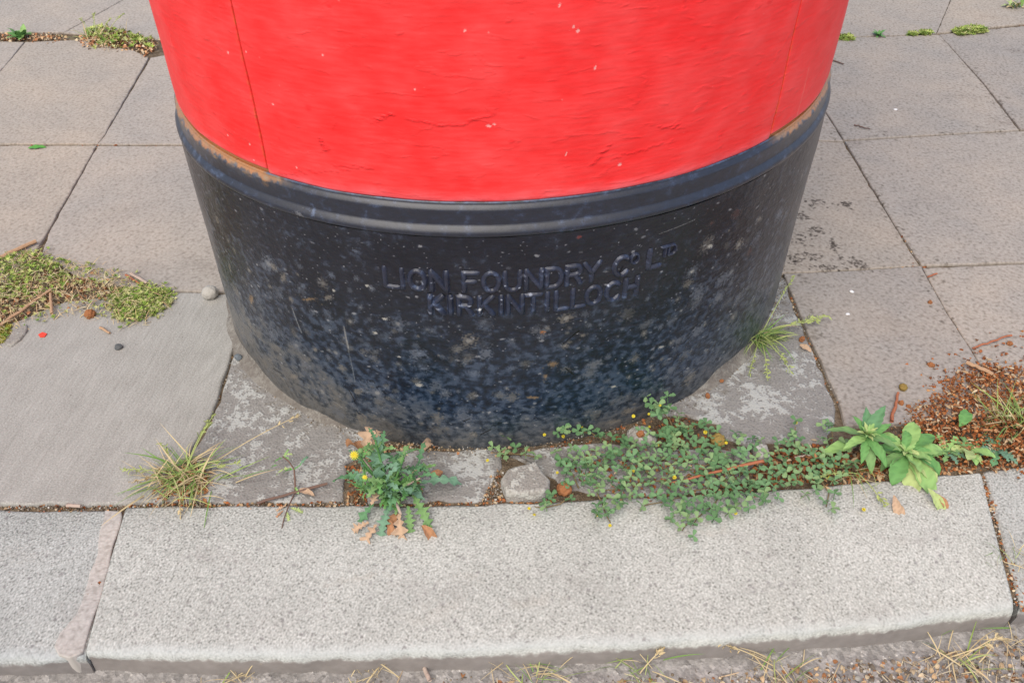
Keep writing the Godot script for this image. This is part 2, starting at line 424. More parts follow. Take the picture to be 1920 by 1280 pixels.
	# chips and blisters one can point at (picture position, half sizes in mm, tone)
	var chips := [[Vector2(0.5997, 0.2352), 7, 4, 0.3, 0], [Vector2(0.4860, 0.1118), 7, 3.5, 0.3, 0], [Vector2(-0.2821, 0.1901), 5.5, 3.5, 0, 0], [Vector2(-0.3155, 0.1681), 4.5, 3, 0, 0], [Vector2(-0.3208, 0.2310), 3.5, 3, 0, 0], [Vector2(-0.4223, 0.2158), 3, 2.6, 0, 0], [Vector2(-0.2544, 0.1382), 3, 2, 0, 0], [Vector2(-0.0291, 0.2131), 3, 3, 0, 0], [Vector2(0.3441, 0.0718), 6, 3, 0.2, 0], [Vector2(0.5484, 0.2094), 3, 2, 0.2, 0],
		[Vector2(-0.5236, 0.2091), 7, 7, 0, 1], [Vector2(-0.4223, 0.2353), 9, 8, 0, 1], [Vector2(-0.4441, 0.2034), 14, 7, -0.6, 2], [Vector2(-0.5300, 0.1163), 7, 9, 0.3, 2], [Vector2(-0.4435, 0.1003), 11, 10, 0.3, 2], [Vector2(-0.6540, 0.0504), 18, 9, -0.6, 2], [Vector2(-0.5102, 0.1928), 20, 4, -0.4, 3], [Vector2(-0.1897, 0.1484), 14, 11, 0.2, 1], [Vector2(-0.1865, 0.1248), 12, 6, -0.3, 1], [Vector2(-0.2065, 0.0975), 8, 5, 0, 0], [Vector2(-0.0487, 0.1203), 14, 10, 0, 1], [Vector2(0.0515, 0.1265), 10, 7, 0, 1], [Vector2(0.1111, 0.0779), 15, 4.5, 0.2, 3], [Vector2(0.1607, 0.1269), 11, 8, 0.3, 3], [Vector2(0.1417, 0.1096), 5, 7, 0, 3], [Vector2(0.1286, 0.1755), 4, 3.5, 0, 4], [Vector2(0.2393, 0.1626), 7, 5, 0, 2], [Vector2(0.2275, 0.1106), 8, 5, 0.2, 1],
		[Vector2(-0.5961, 0.2094), 9, 16, 0.4, 2], [Vector2(-0.6267, 0.2190), 10, 9, 0.3, 2], [Vector2(-0.5829, 0.1822), 8, 8, 0.3, 2], [Vector2(0.2093, 0.2924), 4, 3, 0, 5], [Vector2(0.6755, 0.2652), 14, 12, 0.3, 6], [Vector2(0.5886, 0.2668), 7, 5, 0, 6], [Vector2(0.7983, 0.2369), 11, 8, 0.5, 2], [Vector2(0.7810, 0.1966), 10, 12, 0.3, 6], [Vector2(-0.4876, 0.3030), 9, 5, 0.3, 2], [Vector2(-0.4449, 0.3085), 5, 8, 0, 1], [Vector2(-0.8939, 0.1699), 6, 20, 0.3, 2], [Vector2(-0.7910, 0.1443), 10, 18, 0.5, 3], [Vector2(-0.3395, 0.2727), 7, 4, 0.3, 1], [Vector2(-0.3328, 0.0079), 20, 8, -0.2, 2], [Vector2(-0.4022, 0.0675), 14, 10, -0.4, 2], [Vector2(0.3579, 0.0097), 20, 7, 0.2, 2], [Vector2(0.4078, 0.0201), 16, 8, 0.3, 2]]
	var tones := [Vector3(196, 192, 184), Vector3(112, 122, 140), Vector3(146, 138, 128), Vector3(170, 136, 98), Vector3(196, 118, 62), Vector3(150, 70, 66), Vector3(92, 66, 66)]
	for e in chips:
		var q: Vector2 = at.call(e[0])
		t.stamp(q.x, q.y, e[1] * 1.0, e[2] * 1.0, e[3], tones[e[4]], 0.95 if e[4] == 0 else 0.75, 0.3 if e[4] == 0 else 0.6, -0.1, 0.55, 0.35)
		for k in 8:
			t.stamp(q.x + r.randfn(0, e[1] * 0.8), q.y + r.randfn(0, e[2] * 0.8), r.randf_range(0.8, 3.0), r.randf_range(0.8, 2.0), r.randf(), tones[e[4]], 0.5, 0.6)
	# runs of lime and scratches
	for e in [[Vector2(-0.5859, 0.1704), Vector2(-0.5690, 0.1366), 2.2, 0.7], [Vector2(-0.4106, 0.1667), Vector2(-0.4088, 0.1358), 2.4, 0.85], [Vector2(-0.4097, 0.1333), Vector2(-0.4069, 0.0841), 1.6, 0.5], [Vector2(0.4226, 0.2759), Vector2(0.5267, 0.2802), 0.9, 0.8], [Vector2(-0.5430, 0.0497), Vector2(-0.4532, 0.0286), 1.6, 0.35]]:
		var a: Vector2 = at.call(e[0]); var b: Vector2 = at.call(e[1])
		t.line(a.x, a.y, b.x, b.y, e[2], Vector3(172, 170, 166), e[3], 0.0, 0.7)
	for e in [[Vector2(-0.4327, 0.0676), Vector2(-0.4172, 0.0503)], [Vector2(0.3316, 0.2451), Vector2(0.3201, 0.2327)], [Vector2(0.2266, 0.1698), Vector2(0.1855, 0.1542)], [Vector2(-0.0400, 0.0202), Vector2(-0.0089, 0.0292)], [Vector2(0.1968, 0.1175), Vector2(0.2207, 0.1055)], [Vector2(0.6182, 0.0281), Vector2(0.5869, 0.0268)], [Vector2(-0.0874, 0.0429), Vector2(-0.0687, 0.0476)], [Vector2(-0.7623, 0.0397), Vector2(-0.7162, 0.0413)]]:   # cracks in the paint
		var a: Vector2 = at.call(e[0]); var b: Vector2 = at.call(e[1])
		t.line(a.x, a.y, b.x, b.y, 1.4, Vector3(10, 10, 12), 0.9, -0.5, 0.9)
	# rust that runs out under the two doors, over the ledge and the moulding
	for k in 160:
		var left := k % 2 == 0
		var th := r.randf_range(-1.25, -0.55) if left else r.randf_range(0.80, 1.5)
		var far := absf(th - (-0.52 if left else 0.78))
		var hy := RING - absf(r.randfn(0.0, 0.0045 + 0.006 * minf(far, 0.5))) + 0.003
		var q: Vector2 = at.call(Vector2(th, hy))
		t.stamp(q.x, q.y, r.randf_range(4, 11), r.randf_range(2, 5), 0.0, [Vector3(206, 142, 82), Vector3(180, 120, 72), Vector3(176, 146, 112)][k % 3], r.randf_range(0.3, 0.75), 0.7)
		if not left and k % 5 == 1: t.stamp(q.x, q.y + r.randf_range(5, 45), 3.0, r.randf_range(8, 22), 0.0, Vector3(120, 92, 64), 0.35, 0.8)
	for k in 120:  # chalky pale blue along the top lip, a sky highlight painted into the colour
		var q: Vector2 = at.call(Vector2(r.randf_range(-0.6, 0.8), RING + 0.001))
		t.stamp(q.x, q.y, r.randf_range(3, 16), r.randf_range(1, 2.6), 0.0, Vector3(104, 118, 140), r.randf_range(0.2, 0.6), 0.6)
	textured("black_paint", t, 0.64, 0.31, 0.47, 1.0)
	tinted("worn_paint", "black_paint", Color(2.1, 2.25, 2.5))   # rubbed thin on the raised letters
	mats.worn_paint.heightmap_scale = 0.05
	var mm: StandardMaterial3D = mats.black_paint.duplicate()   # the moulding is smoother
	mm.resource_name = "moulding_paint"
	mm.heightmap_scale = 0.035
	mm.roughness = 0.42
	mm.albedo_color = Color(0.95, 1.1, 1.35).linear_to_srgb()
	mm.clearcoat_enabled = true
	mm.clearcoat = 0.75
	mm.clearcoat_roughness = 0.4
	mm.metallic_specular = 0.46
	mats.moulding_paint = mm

const RED_TOP := 0.64
func red_uv(th: float, y: float) -> Vector2:
	var a := wrapf(th, -PI, PI)
	if absf(a) > PI / 2: a = signf(a) * (PI - absf(a))
	var v := (RED_TOP - y) / (RED_TOP - 0.32)
	v = pingpong(v, 1.0)
	return Vector2(a / PI + 0.5, v)

func bake_red() -> void:
	var w := 2048; var h := 520
	var t := Tex.new(w, h)
	var cloud := nz(w, h, 0.009, 61, 3, Vector2i.ONE, FastNoiseLite.TYPE_SIMPLEX_SMOOTH, 30.0)
	var sag := nz(w, h, 0.03, 62, 4, Vector2i(2, 1), FastNoiseLite.TYPE_SIMPLEX_SMOOTH, 16.0)
	var ridge := nz(w, h, 0.016, 63, 3, Vector2i(3, 1), FastNoiseLite.TYPE_SIMPLEX_SMOOTH, 30.0, 0, true)
	var drag := nz(w, h, 0.13, 64, 3, Vector2i(8, 1))
	var fine := nz(w, h, 0.45, 65, 2)
	for y in h:
		var hy := RED_TOP - y * (RED_TOP - 0.32) / h
		var low := clampf((0.347 - hy) / 0.014, 0.0, 1.0)
		for x in w:
			var i := y * w + x
			var cl := cloud[i] * 0.00784 - 1.0
			var s := sag[i] * 0.00784 - 1.0
			var rg := ridge[i] / 255.0
			var d := drag[i] * 0.00784 - 1.0
			var f := fine[i] * 0.00784 - 1.0
			var fade := clampf(0.4 + cl * 0.4 + s * 0.18 + f * 0.05 + d * 0.08, 0.0, 1.0)
			var lowf := clampf(low + s * 0.5 * low, 0.0, 1.0)
			t.c[i * 3] = lerpf(244.0, 252.0, fade)
			t.c[i * 3 + 1] = 45.0 + fade * 32.0 + d * 6.0 + lowf * 42.0 + f * 2.0
			t.c[i * 3 + 2] = 46.0 + fade * 32.0 + d * 6.0 + lowf * 48.0 + f * 2.0
			var fold := clampf((rg - 0.80) * 8.0, 0.0, 1.0)   # curtains and sags of thick old paint
			t.hh[i] = cl * 0.5 + s * 0.45 + fold * 0.5 + d * 0.17 + f * 0.05
	var r := rng(9)
	var at := func(q: Vector2) -> Vector2: return Vector2((q.x / PI + 0.5) * w, (RED_TOP - q.y) / (RED_TOP - 0.32) * h)
	for e in [[Vector2(-0.0012, 0.4108), 5, 2.5], [Vector2(0.0114, 0.4122), 3, 2], [Vector2(0.1838, 0.4907), 3, 3], [Vector2(0.1746, 0.4945), 2, 3], [Vector2(0.2261, 0.4577), 2, 4], [Vector2(0.1729, 0.3792), 1.2, 5], [Vector2(0.3040, 0.3604), 4, 3], [Vector2(-0.6818, 0.3328), 3, 3], [Vector2(-0.7232, 0.3598), 2.5, 2.5], [Vector2(-0.5221, 0.4115), 3, 2], [Vector2(-0.6338, 0.3606), 2.5, 2.5], [Vector2(-0.6316, 0.3436), 2, 2], [Vector2(-0.4865, 0.3502), 2.5, 2.5], [Vector2(-0.3585, 0.4672), 2, 2], [Vector2(-0.1566, 0.4440), 2, 2], [Vector2(-0.6377, 0.4506), 2.5, 3], [Vector2(0.1436, 0.5123), 2, 4], [Vector2(-0.0452, 0.4945), 2, 3], [Vector2(-0.5715, 0.4570), 2, 2]]:
		var q: Vector2 = at.call(e[0])
		t.stamp(q.x, q.y, e[1], e[2], 0.3, Vector3(240, 190, 186), 0.8, 0.5, -0.15, 0.6, 0.3)
	for k in 60:
		t.stamp(r.randf_range(0.1, 0.9) * w, r.randf() * h, r.randf_range(0.8, 2.0), r.randf_range(0.8, 2.0), 0.0, Vector3(240, 170, 165), r.randf_range(0.15, 0.5), 0.6)
	for k in 26:   # blisters
		t.stamp(r.randf_range(0.2, 0.8) * w, r.randf() * h, r.randf_range(3, 9), r.randf_range(3, 8), 0.0, Vector3(236, 34, 38), 0.5, 0.7, 0.4, 0.3)
	for e in [[Vector2(-0.3985, 0.3886), Vector2(-0.3929, 0.3756)], [Vector2(-0.1796, 0.4168), Vector2(-0.0757, 0.4109)], [Vector2(-0.0757, 0.4109), Vector2(0.0163, 0.4230)], [Vector2(-0.5422, 0.3401), Vector2(-0.3211, 0.3610)], [Vector2(0.2330, 0.3635), Vector2(0.2791, 0.3851)], [Vector2(0.2827, 0.3686), Vector2(0.4146, 0.3746)], [Vector2(0.3946, 0.3925), Vector2(0.4523, 0.3875)], [Vector2(-0.3756, 0.3631), Vector2(-0.2669, 0.3650)], [Vector2(-0.2533, 0.4119), Vector2(-0.2080, 0.4224)]]:   # wrinkles
		var a: Vector2 = at.call(e[0]); var b: Vector2 = at.call(e[1])
		var n := 14
		for k in n:
			var q := a.lerp(b, k / float(n)) + Vector2(0, r.randfn(0, 1.5))
			t.stamp(q.x, q.y, 6.0, 2.6, 0.0, Vector3(230, 30, 36), 0.25, 0.7, 0.55, 0.5)
	# rust weeping out of the door seams
	for e in [[Vector2(-0.5861, 0.5007), Vector2(-0.5877, 0.3334), 1.7], [Vector2(0.8068, 0.4702), Vector2(0.7888, 0.3341), 1.8]]:
		var a: Vector2 = e[0]; var b: Vector2 = e[1]
		for k in 260:
			var f := r.randf()
			var q: Vector2 = at.call(Vector2(b.x + r.randfn(0, 0.0028), lerpf(b.y + 0.24, b.y, f)))
			t.stamp(q.x, q.y, r.randf_range(0.8, 2.4), r.randf_range(3, 9), 0.0, Vector3(206, 108, 56), r.randf_range(0.08, 0.35), 0.8)
	for k in 200:
		var left := k % 2 == 0
		var q: Vector2 = at.call(Vector2(r.randf_range(-1.2, -0.57) if left else r.randf_range(0.79, 1.5), 0.3355 + absf(r.randfn(0, 0.0022))))
		t.stamp(q.x, q.y, r.randf_range(3, 9), r.randf_range(1, 3), 0.0, Vector3(206, 128, 92), r.randf_range(0.2, 0.5), 0.7)
	var sa: Vector2 = at.call(Vector2(0.9214, 0.3944)); var sb: Vector2 = at.call(Vector2(0.9215, 0.3305))
	t.line(sa.x, sa.y, sb.x, sb.y, 1.1, Vector3(245, 170, 150), 0.6)
	textured("red_paint", t, 0.95, 0.5, 0.4, 0.6)

func grit_material(key: String, a: Color, b: Color, c: Color, size: float, rough := 0.95) -> StandardMaterial3D:
	var w := 512
	var t := Tex.new(w, w)
	var f := FastNoiseLite.new()
	f.noise_type = FastNoiseLite.TYPE_CELLULAR; f.seed = key.hash() & 1023; f.frequency = 0.12
	f.cellular_return_type = FastNoiseLite.RETURN_CELL_VALUE
	var g := f.get_seamless_image(w, w).get_data()
	f.cellular_return_type = FastNoiseLite.RETURN_DISTANCE
	var dd := f.get_seamless_image(w, w).get_data()
	var e := FastNoiseLite.new()
	e.seed = 3; e.frequency = 0.015; e.fractal_octaves = 4
	var lo := e.get_seamless_image(w, w).get_data()
	for i in w * w:
		var v := g[i] / 255.0; var l := lo[i] / 255.0
		var q := a.lerp(b, clampf(l * 1.6 - 0.3, 0, 1)).lerp(c, 1.0 if v > 0.86 else 0.0)
		var s := (0.8 + 0.4 * v)
		t.c[i * 3] = q.r * s * 255.0; t.c[i * 3 + 1] = q.g * s * 255.0; t.c[i * 3 + 2] = q.b * s * 255.0
		t.hh[i] = (1.0 - dd[i] / 255.0) * 1.2 * v + l
	var m := textured(key, t, 0.7, rough, 0.2, 1.0)
	m.texture_repeat = true
	m.uv1_triplanar = true
	m.uv1_world_triplanar = true
	m.uv1_scale = Vector3.ONE / size
	return m


# ---------------------------------------------------------------- meshes
func made(v: PackedVector3Array, idx: PackedInt32Array, uv := PackedVector2Array(), col := PackedColorArray(), nrm := PackedVector3Array()) -> ArrayMesh:
	var n := nrm
	if n.is_empty():
		n.resize(v.size())
		for i in range(0, idx.size(), 3):
			var a := v[idx[i]]; var b := v[idx[i + 1]]; var c := v[idx[i + 2]]
			var f := (c - a).cross(b - a)
			n[idx[i]] += f; n[idx[i + 1]] += f; n[idx[i + 2]] += f
		for i in n.size():
			n[i] = n[i].normalized() if n[i].length_squared() > 1e-20 else Vector3.UP
	var arr := []
	arr.resize(Mesh.ARRAY_MAX)
	arr[Mesh.ARRAY_VERTEX] = v
	arr[Mesh.ARRAY_NORMAL] = n
	arr[Mesh.ARRAY_INDEX] = idx
	if not uv.is_empty(): arr[Mesh.ARRAY_TEX_UV] = uv
	if not col.is_empty(): arr[Mesh.ARRAY_COLOR] = col
	var m := ArrayMesh.new()
	m.add_surface_from_arrays(Mesh.PRIMITIVE_TRIANGLES, arr)
	return m

# quads between rows of points; rows of equal length
func sheet_index(rows: int, cols: int, flip := false, start := 0) -> PackedInt32Array:
	var idx := PackedInt32Array()
	for r in rows - 1:
		for c in cols - 1:
			var a := start + r * cols + c
			if flip: idx.append_array([a, a + cols, a + 1, a + 1, a + cols, a + cols + 1])
			else: idx.append_array([a, a + 1, a + cols, a + 1, a + cols + 1, a + cols])
	return idx

func box_at(th: float, y: float, off := 0.0) -> Vector3:   # a point on the oval box, off metres outside the plinth's face
	var t := th - BOX_TURN
	var a := (BOX_A + off) * sin(t); var b := (BOX_B + off) * cos(t)
	var c := cos(BOX_TURN); var s := sin(BOX_TURN)
	return Vector3(a * c + b * s, y, -a * s + b * c)

func box_band(th0: float, th1: float, nth: int, prof: PackedVector2Array, red: bool, wob := 0.0, turned_in := 0.0) -> ArrayMesh:
	var v := PackedVector3Array(); var uv := PackedVector2Array()
	var f := FastNoiseLite.new()
	f.seed = 5; f.frequency = 9.0; f.fractal_octaves = 3
	var ths := PackedFloat32Array()
	if turned_in > 0.0: ths.append_array([th0, th0 + 0.0004])
	for k in nth + 1:
		var e := 0.0032 if turned_in > 0.0 else 0.0
		ths.append(lerpf(th0 + e, th1 - e, k / float(nth)))
	if turned_in > 0.0: ths.append_array([th1 - 0.0004, th1])
	for p in prof:
		for k in ths.size():
			var th := ths[k]
			var off := p.y + wob * f.get_noise_2d(th * 0.4, p.x)
			if turned_in > 0.0:
				if k == 0 or k == ths.size() - 1: off -= turned_in
				elif k == 1 or k == ths.size() - 2: off -= 0.0008
			v.append(box_at(th, p.x, off))
			uv.append(red_uv(th, p.x) if red else coat_uv(th, p.x))
	return made(v, sheet_index(prof.size(), ths.size()), uv)

# a raised letter stroke that lies on the plinth: pts in metres along (x) and up (y) from the letter's foot at angle th
func stroke(st_v: PackedVector3Array, st_uv: PackedVector2Array, idx: PackedInt32Array, th: float, y0: float, pts: PackedVector2Array, wd: float, ht: float) -> void:
	var prof := [Vector2(-0.62, -0.0006), Vector2(-0.5, 0.0), Vector2(-0.30, 0.75), Vector2(-0.12, 1.0), Vector2(0.12, 1.0), Vector2(0.30, 0.75), Vector2(0.5, 0.0), Vector2(0.62, -0.0006)]
	var path := PackedVector2Array()
	for i in pts.size() - 1:
		var n := maxi(1, int(pts[i].distance_to(pts[i + 1]) / 0.004))
		for k in n: path.append(pts[i].lerp(pts[i + 1], k / float(n)))
	path.append(pts[pts.size() - 1])
	var d0 := (path[1] - path[0]).normalized(); var d1 := (path[path.size() - 1] - path[path.size() - 2]).normalized()
	path.insert(0, path[0] - d0 * wd * 0.45)
	path.append(path[path.size() - 1] + d1 * wd * 0.45)
	var start := st_v.size()
	for i in path.size():
		var a := path[maxi(0, i - 1)]; var b := path[mini(path.size() - 1, i + 1)]
		var d := (b - a).normalized()
		var nn := Vector2(-d.y, d.x)
		var endk := 0.35 if i == 0 or i == path.size() - 1 else 1.0
		for p in prof:
			var q: Vector2 = path[i] + nn * p.x * wd * (0.8 if endk < 1.0 else 1.0)
			var an: float = th + q.x / 0.40
			st_v.append(box_at(an, y0 + q.y, maxf(p.y, 0.0) * ht * (0.05 if endk < 1.0 else 1.0) - (0.0008 if p.y <= 0.0 else 0.0)))
			st_uv.append(coat_uv(an, y0 + q.y))
	idx.append_array(sheet_index(path.size(), prof.size(), false, start))

func arc(cx: float, cy: float, rx: float, ry: float, a0: float, a1: float, n := 14) -> PackedVector2Array:
	var o := PackedVector2Array()
	for k in n + 1:
		var a := deg_to_rad(lerpf(a0, a1, k / float(n)))
		o.append(Vector2(cx + rx * cos(a), cy + ry * sin(a)))
	return o

func glyph(ch: String) -> Array:   # strokes in a cell one high
	match ch:
		"L": return [PackedVector2Array([Vector2(-0.3, 1), Vector2(-0.3, 0)]), PackedVector2Array([Vector2(-0.3, 0), Vector2(0.32, 0)])]
		"I": return [PackedVector2Array([Vector2(0, 0), Vector2(0, 1)])]
		"O": return [arc(0, 0.5, 0.37, 0.5, 90, 452, 24)]
		"N": return [PackedVector2Array([Vector2(-0.36, 0), Vector2(-0.36, 1)]), PackedVector2Array([Vector2(-0.36, 1), Vector2(0.36, 0)]), PackedVector2Array([Vector2(0.36, 0), Vector2(0.36, 1)])]
		"F": return [PackedVector2Array([Vector2(-0.3, 0), Vector2(-0.3, 1)]), PackedVector2Array([Vector2(-0.3, 1), Vector2(0.34, 1)]), PackedVector2Array([Vector2(-0.3, 0.53), Vector2(0.2, 0.53)])]
		"U": return [PackedVector2Array([Vector2(-0.35, 1), Vector2(-0.35, 0.35)]) + arc(0, 0.35, 0.35, 0.35, 180, 360, 12) + PackedVector2Array([Vector2(0.35, 1)])]
		"D": return [PackedVector2Array([Vector2(-0.33, 0), Vector2(-0.33, 1)]), PackedVector2Array([Vector2(-0.33, 1), Vector2(0.0, 1)]) + arc(0, 0.5, 0.36, 0.5, 88, -88, 12) + PackedVector2Array([Vector2(-0.33, 0)])]
		"R": return [PackedVector2Array([Vector2(-0.32, 0), Vector2(-0.32, 1)]), PackedVector2Array([Vector2(-0.32, 1), Vector2(0.05, 1)]) + arc(0.05, 0.76, 0.27, 0.24, 88, -88, 10) + PackedVector2Array([Vector2(-0.32, 0.52)]), PackedVector2Array([Vector2(0.05, 0.5), Vector2(0.34, 0)])]
		"Y": return [PackedVector2Array([Vector2(-0.36, 1), Vector2(0, 0.46)]), PackedVector2Array([Vector2(0.36, 1), Vector2(0, 0.46)]), PackedVector2Array([Vector2(0, 0.46), Vector2(0, 0)])]
		"C": return [arc(0.03, 0.5, 0.38, 0.5, 45, 315, 18)]
		"T": return [PackedVector2Array([Vector2(-0.36, 1), Vector2(0.36, 1)]), PackedVector2Array([Vector2(0, 1), Vector2(0, 0)])]
		"K": return [PackedVector2Array([Vector2(-0.32, 0), Vector2(-0.32, 1)]), PackedVector2Array([Vector2(0.32, 1), Vector2(-0.3, 0.42)]), PackedVector2Array([Vector2(-0.1, 0.6), Vector2(0.36, 0)])]
		"H": return [PackedVector2Array([Vector2(-0.34, 0), Vector2(-0.34, 1)]), PackedVector2Array([Vector2(0.34, 0), Vector2(0.34, 1)]), PackedVector2Array([Vector2(-0.34, 0.52), Vector2(0.34, 0.52)])]
	return []

func letter(parent: Node3D, ch: String, mid: Vector2, size: float, wide := 1.0) -> void:
	var v := PackedVector3Array(); var uv := PackedVector2Array(); var idx := PackedInt32Array()
	var k := 0
	for s in glyph(ch):
		var pts := PackedVector2Array()
		for q in s: pts.append(Vector2(q.x * size * wide, q.y * size))
		stroke(v, uv, idx, mid.x, mid.y - size * 0.5, pts, minf(0.0070, size * 0.28), 0.0026 + 0.00006 * k)
		k += 1
	put("raised_letter", made(v, idx, uv), mats.worn_paint, parent)

# a flat stone with uneven, rounded edges; the outline is given on the ground
func slab(poly: PackedVector2Array, top: float, depth: float, cham: float, jit: float, s: int, uvbox := FLAG_BOX, tilt := Vector2.ZERO, inset := 0.0004) -> ArrayMesh:
	var r := rng(s)
	var f := FastNoiseLite.new()
	f.seed = s; f.frequency = 22.0; f.fractal_octaves = 3
	if Geometry2D.is_polygon_clockwise(poly): poly.reverse()
	var o := PackedVector2Array()
	for i in poly.size():
		var a := poly[i]; var b := poly[(i + 1) % poly.size()]
		var n := maxi(1, int(a.distance_to(b) / 0.012))
		for k in n: o.append(a.lerp(b, k / float(n)))
	var n := o.size()
	var nr := PackedVector2Array()
	for i in n:
		var d := (o[(i + 1) % n] - o[(i + n - 1) % n]).normalized()
		nr.append(Vector2(d.y, -d.x))
	if not Geometry2D.is_polygon_clockwise(o) and Geometry2D.is_point_in_polygon(o[0] + nr[0] * 0.001, o):
		for i in n: nr[i] = -nr[i]
	var cen := Vector2.ZERO
	for q in o: cen += q / n
	var v := PackedVector3Array(); var nm := PackedVector3Array(); var uv := PackedVector2Array()
	var rings := [[-inset, -depth, 0.0], [-inset, -cham, 0.15], [-inset - cham * 0.35, -cham * 0.35, 0.6], [-inset - cham, 0.0, 1.0]]
	for g in rings:
		for i in n:
			var wob := f.get_noise_2d(o[i].x, o[i].y) * jit
			var chip := maxf(0.0, f.get_noise_2d(o[i].x * 1.7 + 9.0, o[i].y * 1.7) - 0.28) * jit * 5.0
			var q: Vector2 = o[i] + nr[i] * (g[0] + wob - chip * (1.0 if g[1] > -cham * 1.01 else 0.4))
			v.append(Vector3(q.x, top + g[1] + (q - cen).dot(tilt), q.y))
			var out := Vector3(nr[i].x, 0, nr[i].y)
			nm.append((out * (1.0 - g[2]) + Vector3.UP * g[2]).normalized())
	var idx := PackedInt32Array()
	for g in rings.size() - 1:
		for i in n:
			var a: int = g * n + i; var b: int = g * n + (i + 1) % n
			idx.append_array([a, a + n, b, b, a + n, b + n])
	var inner := PackedVector2Array()
	for i in n: inner.append(Vector2(v[(rings.size() - 1) * n + i].x, v[(rings.size() - 1) * n + i].z))
	var tri := Geometry2D.triangulate_polygon(inner)
	if tri.is_empty(): tri = Geometry2D.triangulate_polygon(o)
	for t in tri: idx.append((rings.size() - 1) * n + t)
	for p in v: uv.append(Vector2((p.x - uvbox.position.x) / uvbox.size.x, (p.z - uvbox.position.y) / uvbox.size.y))
	# turn every face so that it looks out
	for i in range(0, idx.size(), 3):
		var a := v[idx[i]]; var b := v[idx[i + 1]]; var c := v[idx[i + 2]]
		if (c - a).cross(b - a).dot(nm[idx[i]] + nm[idx[i + 1]] + nm[idx[i + 2]]) < 0.0:
			var t := idx[i + 1]; idx[i + 1] = idx[i + 2]; idx[i + 2] = t
	return made(v, idx, uv, PackedColorArray(), nm)

func along(line: PackedVector2Array, f: float) -> Vector2:
	var total := 0.0
	for i in line.size() - 1: total += line[i].distance_to(line[i + 1])
	var d := f * total
	for i in line.size() - 1:
		var l := line[i].distance_to(line[i + 1])
		if d <= l or i == line.size() - 2: return line[i].lerp(line[i + 1], d / l)
		d -= l
	return line[0]

func kerb_stone(back: PackedVector2Array, front: PackedVector2Array, top: float, s: int) -> ArrayMesh:
	var f := FastNoiseLite.new()
	f.seed = s; f.frequency = 14.0; f.fractal_octaves = 4
	var n := 90
	# across the stone: share of the width, drop, metres along the texture
	var pr := [[0.0, 0.12, 0.0], [0.0, 0.006, 0.0], [0.010, 0.0018, 0.003], [0.03, 0.0, 0.006], [0.25, -0.0003, 0.045], [0.5, -0.0003, 0.088], [0.75, 0.0, 0.13], [0.93, 0.0003, 0.160], [0.968, 0.0012, 0.1665], [0.988, 0.0035, 0.171], [0.998, 0.0075, 0.176], [1.003, 0.013, 0.182], [1.004, 0.03, 0.20], [1.004, 0.12, 0.24]]
	var v := PackedVector3Array(); var uv := PackedVector2Array()
	for i in n + 1:
		var u := clampf([0.0, 0.0022, 0.006][i] if i < 3 else (1.0 - [0.0, 0.0022, 0.006][n - i] if i > n - 3 else i / float(n)), 0.0, 1.0)
		var b := along(back, u); var q := along(front, u)
		var endd := minf(i, n - i)
		for p in pr:
			var w: Vector2 = b.lerp(q, p[0])
			var nx := f.get_noise_2d(w.x, w.y + p[1] * 3.0)
			var edge := 1.0 if p[0] < 0.02 or p[0] > 0.95 else 0.25
			var drop: float = p[1] + (0.0045 if endd < 0.5 else (0.0009 if endd < 1.5 else 0.0)) * (1.0 if p[1] < 0.05 else 0.0)
			w += (q - b).normalized() * nx * 0.0045 * edge
			
			v.append(Vector3(w.x + f.get_noise_2d(w.y * 2.0, 5.0) * (0.003 if endd < 0.5 else 0.0), top - drop + nx * 0.0014 * (1.0 - edge * 0.2) - (maxf(0.0, f.get_noise_2d(w.x * 3.0, 3.0) - 0.25) * 0.008 if p[0] > 0.9 and p[1] < 0.01 else 0.0), w.y))
			uv.append(Vector2(pingpong((w.x + 0.75) / KERB_L, 1.0), p[2] / 0.24))
	var m := pr.size()
	var idx := sheet_index(n + 1, m)
	for e in [0, n]:   # end faces
		for k in m - 2:
			idx.append_array([e * m, e * m + k + 1, e * m + k + 2] if e == 0 else [e * m, e * m + k + 2, e * m + k + 1])
	return made(v, idx, uv)

func tube(pts: PackedVector3Array, r0: float, r1: float, sides := 7, rough := 0.0, s := 1) -> ArrayMesh:
	var r := rng(s)
	var v := PackedVector3Array(); var uv := PackedVector2Array()
	var n := pts.size()
	for i in n:
		var d := (pts[mini(n - 1, i + 1)] - pts[maxi(0, i - 1)]).normalized()
		var a := d.cross(Vector3.UP if absf(d.y) < 0.9 else Vector3.RIGHT).normalized()
		var b := d.cross(a)
		var rad := lerpf(r0, r1, i / float(n - 1)) * (1.0 + r.randf_range(-rough, rough))
		for k in sides + 1:
			var an := TAU * k / sides
			v.append(pts[i] + (a * cos(an) + b * sin(an)) * rad)
			uv.append(Vector2(k / float(sides), i / float(n)))
	var idx := sheet_index(n, sides + 1)
	for k in range(1, sides - 1):
		idx.append_array([0, k, k + 1])
		var e := (n - 1) * (sides + 1)
		idx.append_array([e, e + k + 1, e + k])
	return made(v, idx, uv)

func wavy(a: Vector3, b: Vector3, n: int, amp: float, s: int) -> PackedVector3Array:
	var r := rng(s)
	var o := PackedVector3Array()
	for i in n + 1:
		var j := Vector3(r.randfn(0, amp), absf(r.randfn(0, amp * 0.4)), r.randfn(0, amp)) if i > 0 and i < n else Vector3.ZERO
		o.append(a.lerp(b, i / float(n)) + j)
	return o

